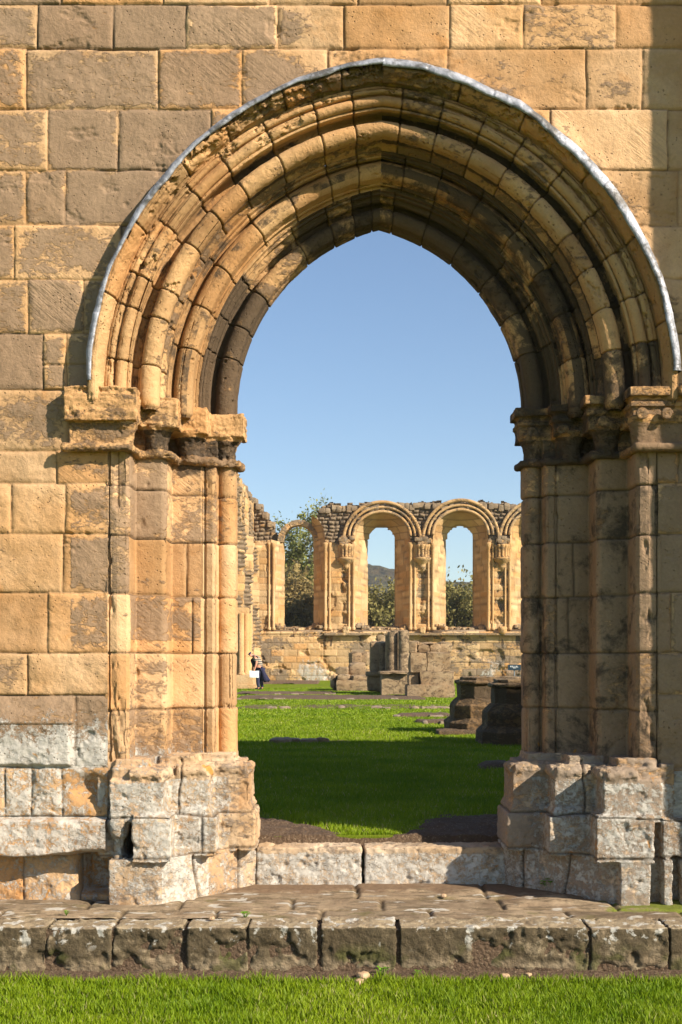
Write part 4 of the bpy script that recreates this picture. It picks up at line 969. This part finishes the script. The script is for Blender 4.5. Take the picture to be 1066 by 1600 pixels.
for xv, r_ in ((397, .20), (391, .14)):
    mb = MB(); X = fx(xv, 80); mb.lathe(X+.12, YF-.75-(397-xv)*.3, [(fz(1062), .3), (fz(1055), .3), (fz(1050), r_), (fz(868), r_), (fz(865), r_*1.5), (fz(858), r_*2), (fz(855), r_*2)], 14, a=(.7, .15, 0)); mb.build('corner_shaft', M['far'], side_w)

def compound(name, loc, label, cat): return empty(name, loc, label, cat)
# half pier standing against the left side, by the man
hp = empty('wall_pier', (-4.6, 47.6, IG), 'pale clustered stone pier on a plinth beside the bending man', 'pier')
D0 = 55.2; Y0 = D0-DW; mb = MB()
for i, z0 in enumerate(np.arange(IG+.62, IG+3.5, .42)):
    mb.rblock((-4.75, Y0+.6, z0+.21), (1.35, 1.2, .43), .02, 10, .012, i, a=(random.random(), .15, 0), fs=3)
mb.build('pier_masonry', M['far'], hp)
for dx, dy in ((-4.12, .05), (-4.34, -.1), (-4.05, .5)):
    mb = MB(); mb.lathe(dx, Y0+dy, [(IG+.6, .17), (IG+.68, .17), (IG+.72, .12), (IG+3.3, .12)], 14, a=(.8, .08, 0)); mb.build('shaft', M['far'], hp)
mb = MB(); mb.rblock((-4.65, Y0+.5, IG+.30), (1.72, 1.7, .66), .05, 12, .03, 5, a=(.6, .2, 0), fs=3); mb.rblock((-4.6, Y0+.5, IG+.05), (1.9, 1.9, .35), .05, 12, .03, 6, a=(.6, .3, 0), fs=3)
mb.build('plinth', M['far'], hp, B=(.45, 0, 0))

# ------------------------------------------------------------------ ruined piers in the nave
def blk(mb, x0, x1, y0, y1, dd, depth, seed, r=.03, amp=.05, a=(.6, .44, .05), rz=0, n=12):
    """block given by photo px and distance of its front face"""
    X0, X1 = fx(x0, dd), fx(x1, dd); Z1, Z0 = fz(y0, dd), fz(y1, dd)
    mb.rblock(((X0+X1)/2, dd-DW+depth/2, (Z0+Z1)/2), (X1-X0, depth, Z1-Z0), r, n, amp, seed, rz, a=a, fs=3)
pr = empty('ruined_pier', (2.9, 34.2, IG), 'grey lichened square pier stump with loose blocks on top, right of the broken column', 'pier')
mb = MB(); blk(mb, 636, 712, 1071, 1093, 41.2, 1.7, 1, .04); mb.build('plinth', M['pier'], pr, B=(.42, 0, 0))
mb = MB(); blk(mb, 657, 710, 1050, 1073, 41.4, 1.4, 2, .04); blk(mb, 639, 655, 1050, 1073, 41.6, 1.2, 22, .06); mb.build('lower_blocks', M['pier'], pr, B=(.34, 0, 0))
mb = MB(); blk(mb, 642, 667, 1020, 1051, 41.5, 1.3, 3, .03); blk(mb, 667.5, 706, 1019, 1051, 41.5, 1.3, 4, .04); mb.build('upper_blocks', M['pier'], pr, B=(.32, 0, 0))
for q, (a_, b_, c_, d_) in enumerate(((641, 655, 1001, 1021), (656, 672, 1008, 1020), (652, 680, 1003, 1009), (671, 688, 1006, 1020), (685, 704, 1004, 1020))):
    mb = MB(); blk(mb, a_, b_, c_, d_, 41.7+.1*q, .7, 30+q, .07, .05, rz=(q-2)*.12, n=9); mb.build('loose_block', M['pier'], pr, B=(.30, 0, 0))
pc = empty('broken_column', (1.8, 38.5, IG), 'broken clustered column stump on a square dark base beside the square pier stump', 'column')
mb = MB(); blk(mb, 596, 638, 1052, 1087, 44.4, 1.9, 5, .05); blk(mb, 575, 612, 1055, 1080, 46.8, 1.5, 6, .05); mb.build('column_base', M['pier'], pc, B=(.05, .2, 0))
mb = MB(); blk(mb, 594, 638, 1049, 1054, 44.2, 2.1, 7, .03); blk(mb, 573, 600, 1050, 1056, 46.6, 1.6, 8, .03); mb.build('base_moulding', M['pier'], pc, B=(.25, .2, 0))
S44 = 44.8/F
for xv, dd_, r_, tp_ in ((631.5, 45.0, 8.6, 986), (614, 45.2, 8.2, 987), (623, 46.3, 12, 985), (598, 46.6, 5.0, 1006), (584, 47.4, 6, 1024)):
    rr_ = r_*dd_/F; mb = MB(); mb.lathe(fx(xv, dd_), dd_-DW+rr_, [(fz(1052, dd_), rr_*1.1), (fz(1049, dd_), rr_), (fz(1020, dd_), rr_*.99), (fz(1019.6, dd_), rr_*.96), (fz(1019, dd_), rr_*.99), (fz(tp_+1, dd_), rr_), (fz(tp_, dd_), rr_*.9)], 22, a=(.55, .5, .1)); mb.build('shaft', M['pier'], pc, B=(.25, .15, 0))
mb = MB(); blk(mb, 603, 627, 990, 1051, 45.6, .9, 9, .05); blk(mb, 580, 604, 1003, 1051, 46.9, .8, 10, .06); blk(mb, 588, 604, 992, 1006, 48.2, .8, 11, .1, .09); mb.build('core', M['pier'], pc, B=(.25, .1, 0))
pl_ = empty('low_pier_ruin', (.6, 43.5, IG), 'low heap of broken pier stones on a dark base left of the column stump', 'ruin')
mb = MB(); blk(mb, 526, 577, 1063, 1080, 50.5, 1.8, 12, .05); mb.build('pier_base', M['pier'], pl_, B=(.05, .2, 0))
for q, (a_, b_, c_, d_, dd_) in enumerate(((518, 527, 1055, 1077, 51), (527, 548, 1054, 1064, 50.8), (549, 576, 1056, 1064, 50.6), (525, 547, 1041, 1055, 51), (546, 571, 1037, 1056, 51.4), (547, 562, 1020, 1038, 52), (561, 577, 1018, 1040, 52.2))):
    mb = MB(); blk(mb, a_, b_, c_, d_, dd_, .8, 50+q, .1, .07, rz=(q % 3-1)*.2, n=10); mb.build('broken_stone', M['pier'], pl_, B=(.35, .05, 0))

# octagonal pier bases near the doorway
def octo(cx, cy, r, ch=.35):
    c = r*ch; return [(cx-r, cy-r+c), (cx-r+c, cy-r), (cx+r-c, cy-r), (cx+r, cy-r+c), (cx+r, cy+r-c), (cx+r-c, cy+r), (cx-r+c, cy+r), (cx-r, cy+r-c)]
def pier_base(name, cx, cy, label, ht=None, r=.68, seed=0, steps=True):
    o = empty(name, (cx, cy, IG), label, 'pier', 'moulded pier bases near the doorway'); q = lambda d: octo(cx, cy, r-d)
    def part(nm, mb, sd_, A_=(.4, .6, .25), B_=(.12, .25, 0)):
        V, Fs, N = remesh(mb, .015, 1); x, y, z = V.T; V = V+N*(.018*fbm(x, y, z, 5, 4, sd_, .6)*1.4)[:, None]
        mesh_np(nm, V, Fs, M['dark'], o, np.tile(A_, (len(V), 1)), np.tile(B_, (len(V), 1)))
    mb = MB(); mb.prism(octo(cx, cy, r), IG-.05, IG+.19); mb.prism(octo(cx, cy, r), IG+.18, IG+.27, octo(cx, cy, r-.09)); part('bottom_tier', mb, seed+1)
    mb = MB(); mb.prism(q(.09), IG+.24, IG+.46); mb.prism(q(.09), IG+.45, IG+.58, q(.19)); part('middle_tier', mb, seed+2)
    mb = MB(); mb.prism(q(.20), IG+.56, IG+.80); part('upper_tier', mb, seed+3, (.3, .75, .4))
    mb = MB()
    for k in range(8):
        p, p2 = q(.19)[k], q(.19)[(k+1) % 8]; mb.tube([(p[0], p[1], IG+.835), (p2[0], p2[1], IG+.835)], .032, 8)
    mb.prism(q(.21), IG+.79, IG+.87); part('roll_moulding', mb, seed+4, (.5, .5, .1), (.35, .1, 0))
    mb = MB(); mb.prism(q(.24), IG+.865, IG+.92)
    part('top_slab', mb, seed+5, (.5, .5, .1), (.4, .1, 0))
    return o
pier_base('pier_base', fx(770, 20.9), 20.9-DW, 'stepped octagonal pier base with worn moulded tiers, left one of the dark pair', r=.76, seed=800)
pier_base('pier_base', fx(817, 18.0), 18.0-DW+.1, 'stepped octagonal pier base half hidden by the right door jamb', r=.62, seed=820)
slab = MB(); slab.rblock((fx(728, 20.4), 20.0-DW+.3, IG+.03), (.95, .7, .10), .03, 14, .02, 3, a=(.4, .6, .2)); tag(slab.build('stone_slab', M['pier'], B=(.1, .3, 0)), 'thin dark slab on the grass at the foot of the left octagonal pier base', 'slab')
# ------------------------------------------------------------------ low wall footings set in the lawn
def footing(x0, x1, y0, y1, n, label, seed, slope=0, wid=None):
    """strip of bare earth with stones showing, between photo rows y0 (far) and y1 (near)"""
    g = lambda v: (EYE-IG)*F/(v-1035)
    d1, d0 = g(y0), g(y1); dm = (d0+d1)/2; X0, X1 = fx(x0, dm), fx(x1, dm)
    o = empty('wall_footing', ((X0+X1)/2, dm-DW, IG), label, 'footing', 'low wall footings in the lawn')
    nx = int((X1-X0)/.05)+2; ny = 14; xs = np.linspace(X0, X1, nx); ys = np.linspace(d0-DW-.1, d1-DW+.1, ny); X, Y = np.meshgrid(xs, ys, indexing='ij')
    e = np.minimum(np.minimum(Y-ys[0], ys[-1]-Y), np.minimum(X-X0, X1-X)); hh = wid or .10
    Z = IG-.03+hh*sstep(0, .12, e+.22*fbm(X, Y, 0*X, 1.2, 4, seed))+.02*fbm(X, Y, 0*X, 6, 3, seed+1)
    mesh_np('earth', np.stack([X.ravel(), Y.ravel()+slope*(X.ravel()-X0), Z.ravel()], 1), grid_faces(nx, ny), M['soil'], o)
    rs = random.Random(seed)
    for i in range(n):
        xx = X0+(X1-X0)*(rs.random()); L = rs.uniform(.10, .30)*(1+dm/60); mb = MB()
        mb.rblock((xx, d0-DW+rs.uniform(-.05, .1)+slope*(xx-X0), IG+.020), (L*.7, .20, .08), .02, 7, .035, i, a=(.4, .8, 0), fs=5); mb.build('footing_stone', M['base'], o, B=(.3, .2, 0))
footing(372, 500, 1064.5, 1069, 2, 'farthest thin earth strip at the foot of the far window wall', 1)
footing(372, 523, 1083, 1086, 5, 'thin earth footing just in front of the man, third strip from the far wall', 2)
footing(374, 660, 1089, 1094, 6, 'long brown earth strip with few stones between two strips of grass', 3)
footing(374, 712, 1102, 1108, 14, 'nearest long footing strip with pale stones crossing the whole sunlit lawn', 4, wid=.05)
footing(617, 712, 1118, 1122, 4, 'short dark footing left of the octagonal pier bases, farther of two', 5)
footing(646, 710, 1129, 1132, 2, 'shortest dark footing left of the octagonal pier bases, nearer of two', 6)
footing(430, 560, 1158, 1161, 9, 'pale stone patch in the lawn right at the edge of the wall shadow', 7, wid=.045)
footing(735, 818, 1196, 1203, 0, 'short dark earth strip in the shaded lawn near the right jamb', 8)
footing(712, 818, 1055.5, 1057, 3, 'thin stone line in the far grass right of the square pier stump', 9)

# ------------------------------------------------------------------ information sign
sg = empty('information_sign', (fx(804, 60), 60-DW, IG), 'small dark blue sign board with white lettering on a thin grey post', 'sign')
M['sign'] = plain('sign_blue', (.015, .035, .055), .5); M['sign_w'] = plain('sign_white', (.75, .78, .8), .6); M['post'] = plain('post_grey', (.10, .12, .13), .5)
X = fx(804, 60); Ys = 60-DW; mb = MB(); mb.tube([(X, Ys+.05, IG), (X, Ys+.05, fz(1046, 60))], .035, 10); mb.build('post', M['post'], sg)
mb = MB(); mb.rblock((X, Ys, fz(1043, 60)), (.62, .03, .26), .008, 8, 0, 0); mb.build('board', M['sign'], sg)
mb = MB(); zc_ = fz(1041.6, 60)
lx = X-.20                                   # lettering too small to read in the photograph: short strokes
for wv, kind_ in ((.05, 0), (.05, 1), (.05, 2), (.04, 3), (.05, 1), (.05, 2)):
    mb.box(lx, lx+.012, Ys-.022, Ys-.016, zc_-.035, zc_+.035)
    if kind_ in (0, 1): mb.box(lx+.013, lx+wv, Ys-.022, Ys-.016, zc_+.02, zc_+.035); mb.box(lx+.013, lx+wv, Ys-.022, Ys-.016, zc_-.008, zc_+.006)
    if kind_ in (1, 2): mb.box(lx+.013, lx+wv, Ys-.022, Ys-.016, zc_-.035, zc_-.02)
    lx += wv+.018
mb.box(X-.07, X+.07, Ys-.022, Ys-.016, zc_-.075, zc_-.055)
mb.build('lettering', M['sign_w'], sg, False)

# ------------------------------------------------------------------ the man
def skin_mesh(name, verts, edges, mat, parent, sub=2, world=True):
    me = bpy.data.meshes.new(name); me.from_pydata([v[:3] for v in verts], edges, []); o = bpy.data.objects.new(name, me); col.objects.link(o)
    m = o.modifiers.new('k', 'SKIN'); m.use_smooth_shade = True
    for i, v in enumerate(verts):
        r_ = v[3]; me.skin_vertices[0].data[i].radius = r_ if hasattr(r_, '__len__') else (r_, r_)
    me.skin_vertices[0].data[0].use_root = True
    s_ = o.modifiers.new('s', 'SUBSURF'); s_.levels = sub; s_.render_levels = sub
    me.materials.append(mat); dg = bpy.context.evaluated_depsgraph_get(); me2 = bpy.data.meshes.new_from_object(o.evaluated_get(dg)); o.modifiers.clear(); o.data = me2
    if parent is not None: o.parent = parent
    return o
def shirt():
    n = NT('striped_shirt'); g = n.scale((0, 0, 1)); wv = n.t.nodes.new('ShaderNodeTexWave'); wv.bands_direction = 'Z'; n.t.links.new(n.co, wv.inputs[0]); wv.inputs['Scale'].default_value = 4.2; wv.inputs['Distortion'].default_value = .4
    return n.done(n.mix(n.ramp(wv.outputs['Fac'], .5, .62), (.02, .022, .04), (.50, .42, .30)), None, .9)
M['shirt'] = shirt(); M['skin'] = plain('skin', (.58, .27, .17), .6); M['trousers'] = plain('trousers', (.035, .037, .07), .9); M['vest'] = plain('vest', (.012, .011, .012), .85)
M['cap'] = plain('cap', (.015, .025, .09), .8); M['hair'] = plain('hair', (.35, .33, .31), .8); M['paper'] = plain('paper', (.70, .76, .76), .6, c2=(.80, .84, .84), sc_=9); M['jacket'] = plain('jacket', (.022, .022, .05), .85); M['shoe'] = plain('shoe', (.03, .025, .02), .5)
Dm = 53.3; man = empty('person', (fx(404, Dm), Dm-DW, IG), 'man in navy cap, striped shirt and dark vest bending forward with white paper in hand', 'person')
# body: local coords, x to the right in the picture, he faces left (-x); y away from the camera
b = [(0.06, 0, .93, (.15, .13)), (.02, 0, 1.10, (.15, .14)), (-.05, 0, 1.26, (.17, .14)), (-.15, 0, 1.40, (.15, .13)), (-.22, 0, 1.44, .075), (-.26, 0, 1.455, .06), (-.33, -.01, 1.47, (.095, .085)), (-.36, -.01, 1.40, (.085, .075)),
     (-.14, -.17, 1.40, .072), (-.06, -.24, 1.17, .055), (-.10, -.26, 1.00, .042), (-.15, -.27, .87, .032), (-.17, -.27, .80, (.04, .022)),
     (-.14, .17, 1.38, .072), (-.20, .24, 1.16, .055), (-.25, .22, 1.00, .042), (-.28, .20, .88, .032), (-.29, .19, .82, (.035, .025)),
     (0, -.09, .84, .10), (-.02, -.10, .50, .068), (-.02, -.10, .28, .056), (.02, -.10, .09, .045), (-.07, -.10, .045, .042), (-.15, -.10, .035, .035),
     (.09, .09, .84, .10), (.10, .11, .50, .068), (.12, .11, .28, .056), (.16, .11, .09, .045), (.07, .11, .045, .042), (-.01, .11, .035, .035)]
e = [(0, 1), (1, 2), (2, 3), (3, 4), (4, 5), (5, 6), (6, 7), (3, 8), (8, 9), (9, 10), (10, 11), (11, 12), (3, 13), (13, 14), (14, 15), (15, 16), (16, 17), (0, 18), (18, 19), (19, 20), (20, 21), (21, 22), (22, 23), (0, 24), (24, 25), (25, 26), (26, 27), (27, 28), (28, 29)]
for hx, hy, hz, dx, dz in ((-.17, -.27, .80, 0, -1), (-.29, .19, .82, 0, -1)):
    root = 12 if hy < 0 else 17
    for q in range(5):
        i0 = len(b); oy = (q-1.5)*.017; ll = (.07, .078, .072, .058, .05)[q]
        if q == 4: b.append((hx+.025, hy-.02, hz+.0, .010)); b.append((hx+.045+dx*.03, hy-.025, hz-.03, .009))
        else: b.append((hx+dx*.03, hy+oy, hz+dz*.035, .010)); b.append((hx+dx*(.03+ll*.6)+.012*abs(dz), hy+oy, hz+dz*(.035+ll*.6), .009)); b.append((hx+dx*(.03+ll)+.03*abs(dz), hy+oy, hz+dz*(.03+ll)-.02*abs(dx), .008)); e.append((i0+1, i0+2))
        e += [(root, i0), (i0, i0+1)]
body = skin_mesh('body', b, e, M['skin'], man, 2)
# face: nose, ears, brow built as small skinned additions of the head
for nm_, c_, z_ in (('nose', (-.435, -.01, 1.42), (.035, .03, .045)), ('ear', (-.33, -.095, 1.43), (.035, .02, .055)), ('ear', (-.33, .075, 1.43), (.035, .02, .055))):
    fc = MB(); fc.rblock(c_, z_, .009, 6, 0, 0); fc.build(nm_, M['skin'], man, world=False)
def limb(name, idx, grow, mat, sub=2, pts=None):
    vv = []; 
    for i in idx:
        v = b[i]; r_ = v[3]; r_ = tuple(q+grow for q in r_) if hasattr(r_, '__len__') else r_+grow; vv.append((v[0], v[1], v[2], r_))
    return skin_mesh(name, vv, pts or [(i, i+1) for i in range(len(vv)-1)], mat, man, sub)
limb('trousers', [0, 18, 19, 20, 21, 24, 25, 26, 27], .022, M['trousers'], 2, [(0, 1), (1, 2), (2, 3), (3, 4), (0, 5), (5, 6), (6, 7), (7, 8)])
limb('shirt', [0, 1, 2, 3, 8, 9, 13, 14], .030, M['shirt'], 2, [(0, 1), (1, 2), (2, 3), (3, 4), (4, 5), (3, 6), (6, 7)])
skin_mesh('vest', [(-.07, -.03, .96, (.15, .17)), (-.12, -.03, 1.12, (.16, .18)), (-.19, -.02, 1.26, (.15, .17)), (-.25, -.01, 1.36, (.10, .13))], [(0, 1), (1, 2), (2, 3)], M['vest'], man)
limb('shoe', [21, 22, 23], .012, M['shoe']); limb('shoe', [27, 28, 29], .012, M['shoe'])
cap = skin_mesh('cap', [(-.32, -.01, 1.525, (.10, .095)), (-.345, -.01, 1.54, (.09, .085)), (-.42, -.01, 1.50, (.07, .02)), (-.46, -.01, 1.475, (.05, .012))], [(0, 1), (1, 2), (2, 3)], M['cap'], man)
skin_mesh('hair', [(-.28, -.01, 1.47, (.085, .08)), (-.255, -.01, 1.44, (.06, .06))], [(0, 1)], M['hair'], man)
bagm = MB(); bagm.rblock((0, 0, 0), (.40, .05, .30), .015, 12, .02, 4, rz=.1, fs=6); o = bagm.build('paper_sheaf', M['paper'], None); o.location = (man.location.x-.16, man.location.y-.30, IG+.66); tag(o, 'white folded paper sheaf held low in the bending man\'s hand', 'paper')
jk = MB(); jk.tube([(.12, -.10, .98), (.18, -.10, .80), (.24, -.11, .60), (.30, -.10, .42), (.32, -.10, .33)], [.05, .08, .10, .12, .08], 10); jk.tube([(.14, -.02, .95), (.26, -.04, .65), (.42, -.03, .40), (.46, -.03, .36)], [.05, .07, .08, .04], 8)
o = jk.build('jacket', M['jacket'], None); o.location = man.location; tag(o, 'dark navy jacket hanging behind the bending man', 'jacket')

# ------------------------------------------------------------------ trees and bushes beyond the ruin
def tree(name, X, Yd, Ht, spread, nl, mat, label, cat, seed, trunk_r=.15, base=.15, lsize=.16, upright=.6, group=None, z0=IG, levels=4, stems=1):
    rs = random.Random(seed); o = empty(name, (X, Yd, z0), label, cat, group); tb = MB(); tips = []
    def grow(p, d, L, r_, lev):
        pts = [p]; q = p
        for i in range(4):
            d = (d+Vector((rs.uniform(-.16, .16), rs.uniform(-.16, .16), rs.uniform(-.02, .14)*upright))).normalized(); q = q+d*L/4; pts.append(q)
            if lev > 0 and i >= 1:
                for k in range(rs.choice((1, 2))):
                    a = rs.uniform(0, 6.28); s_ = d.orthogonal().normalized(); s_.rotate(Matrix.Rotation(a, 3, d)); nd = (d*rs.uniform(.5, 1)*upright*1.4+s_*rs.uniform(.5, .9)*spread).normalized()
                    grow(q, nd, L*rs.uniform(.45, .7), r_*.5, lev-1)
        n_ = 7 if lev > 2 else 4
        tb.tube([tuple(v) for v in pts], [r_*(1-.17*i) for i in range(5)], n_, a=(.5, 0, 0), cap=False)
        if lev <= 1:
            for v in pts[1:]: tips.append((v, .16*L+.25))
    for s_ in range(stems):
        grow(Vector((rs.uniform(-1, 1)*(stems > 1)*.8, rs.uniform(-.5, .5)*(stems > 1), 0)), Vector((rs.uniform(-.25, .25)*(stems > 1), rs.uniform(-.2, .2)*(stems > 1), 1)), Ht*(.46 if stems == 1 else rs.uniform(.45, .6)), trunk_r, levels)
    tb.build('trunk', M['bark'], o, world=False)
    T = np.array([tuple(t[0]) for t in tips]); S = np.array([t[1] for t in tips]); g = np.random.default_rng(seed)
    k = g.integers(0, len(T), nl); P = T[k]+g.normal(0, 1, (nl, 3))*S[k][:, None]*.55
    P = P[P[:, 2] > base*Ht*.3]; nl = len(P)
    u = g.normal(0, 1, (nl, 3)); u /= np.linalg.norm(u, axis=1, keepdims=True); v = np.cross(u, g.normal(0, 1, (nl, 3))); v /= np.linalg.norm(v, axis=1, keepdims=True)
    s_ = lsize*g.uniform(.6, 1.3, nl)[:, None]; V = np.stack([P-u*s_, P-v*s_*.6, P+u*s_, P+v*s_*.6], 1).reshape(-1, 3); f = np.arange(nl*4).reshape(-1, 4)
    clump = .5+.5*fbm(P[:, 0], P[:, 1], P[:, 2], .7, 2, seed); A = np.repeat(np.stack([np.clip(clump*.7+g.uniform(0, .4, nl), 0, 1), 0*clump, 0*clump], 1), 4, 0)
    mesh_np('crown', V, f, M[mat], o, A, None, False, False)
    return o
tree('tree', fx(436, 100), 100-DW, 14.0, .40, 2000, 'leaf_green', 'tall thin tree with sparse leaves behind the left ruined window, left of two', 'tree', 11, .16, lsize=.13, upright=.9)
tree('tree', fx(474, 97), 97-DW, 13.0, .5, 3000, 'leaf_green', 'leafier tree showing behind the broken arch of the left window, right of two', 'tree', 12, .17, lsize=.14, upright=.85)
tree('tree', fx(452, 104), 104-DW, 11.5, .75, 5000, 'leaf_olive', 'bushy olive green tree filling the upper half of the left ruined window', 'tree', 21, .17, lsize=.2, upright=.6)
for i, (pv, d, H, mt, lb) in enumerate(((445, 93, 6.6, 'leaf_brown', 'brown green thicket at the left side of the leftmost window opening'), (468, 91, 7.0, 'leaf_brown', 'dense russet bush in the middle of the leftmost window opening'), (492, 92, 6.2, 'leaf_olive', 'olive bush low at the right side of the leftmost window opening'),
                                   (578, 98, 5.6, 'leaf_brown', 'brown bush low at the left of the second window opening'), (602, 95, 6.6, 'leaf_olive', 'olive bush filling the second window opening'), (625, 99, 5.6, 'leaf_brown', 'brown bush by the right jamb of the second window opening'),
                                   (694, 97, 6.0, 'leaf_brown', 'brown bush low at the left of the third window opening'), (716, 96, 7.2, 'leaf_olive', 'yellow green bush rising in the third window opening'), (742, 94, 6.6, 'leaf_olive', 'darker green bush by the right jamb of the third window opening'))):
    tree('bush', fx(pv, d), d-DW, H*1.12, 1.0, 8000, mt, lb, 'bush', 40+i, .09, 0, .15, .5, 'bushes behind the ruined windows', levels=3, stems=5)

# wooded hills on the horizon
def hill(name, Y0, hts, dep, label, seed, w_=420):
    xs = np.arange(-w_, w_, 2.2); ys = np.arange(0, dep, 2.4); X, Y = np.meshgrid(xs, ys, indexing='ij')
    H = np.interp(X, [h_[0] for h_ in hts], [h_[1] for h_ in hts])*sstep(0, dep*.8, Y)+4*fbm(X, Y, 0*X, .02, 3, seed)*sstep(0, 20, Y)
    # crowns of single trees as lumps
    cs = 10.0; gi, gj = np.floor(X/cs), np.floor(Y/cs); best = np.full(X.shape, 9.0)
    for a_ in (-1, 0, 1):
        for b_ in (-1, 0, 1):
            cxx = (gi+a_+.2+.6*_h(gi+a_, gj+b_, 0*gi, seed))*cs; cyy = (gj+b_+.2+.6*_h(gi+a_, gj+b_, 0*gi, seed+1))*cs; rr_ = .7+.6*_h(gi+a_, gj+b_, 0*gi, seed+2)
            best = np.minimum(best, np.sqrt((X-cxx)**2+(Y-cyy)**2)/cs/rr_)
    H = H+7.5*np.sqrt(np.clip(1-best**2, 0, 1))*sstep(0, 20, Y)+1.6*fbm(X, Y, 0*X, .3, 3, seed+5)
    o = mesh_np(name, np.stack([X.ravel(), Y.ravel()+Y0, H.ravel()-2], 1), grid_faces(len(xs), len(ys)), M['hill']); tag(o, kind='structure'); return o
hill('hills', 430, [(-420, 40), (-60, 41), (0, 40), (22, 40), (40, 36), (60, 34), (90, 34), (200, 32), (420, 24)], 200, '', 61)
# haze
hz = MB(); hz.box(-450, 450, -30, 660, -3, 75); o = hz.build('haze', None, None, False)
hm = bpy.data.materials.new('haze'); hm.use_nodes = True; t_ = hm.node_tree; t_.nodes.remove(t_.nodes['Principled BSDF']); pv = t_.nodes.new('ShaderNodeVolumePrincipled')
pv.inputs['Color'].default_value = (.86, .90, .95, 1); pv.inputs['Density'].default_value = .0003; pv.inputs['Anisotropy'].default_value = .2
t_.links.new(pv.outputs[0], t_.nodes['Material Output'].inputs['Volume']); o.data.materials.append(hm); tag(o, 'pale haze in the distance', 'haze', None, 'stuff')
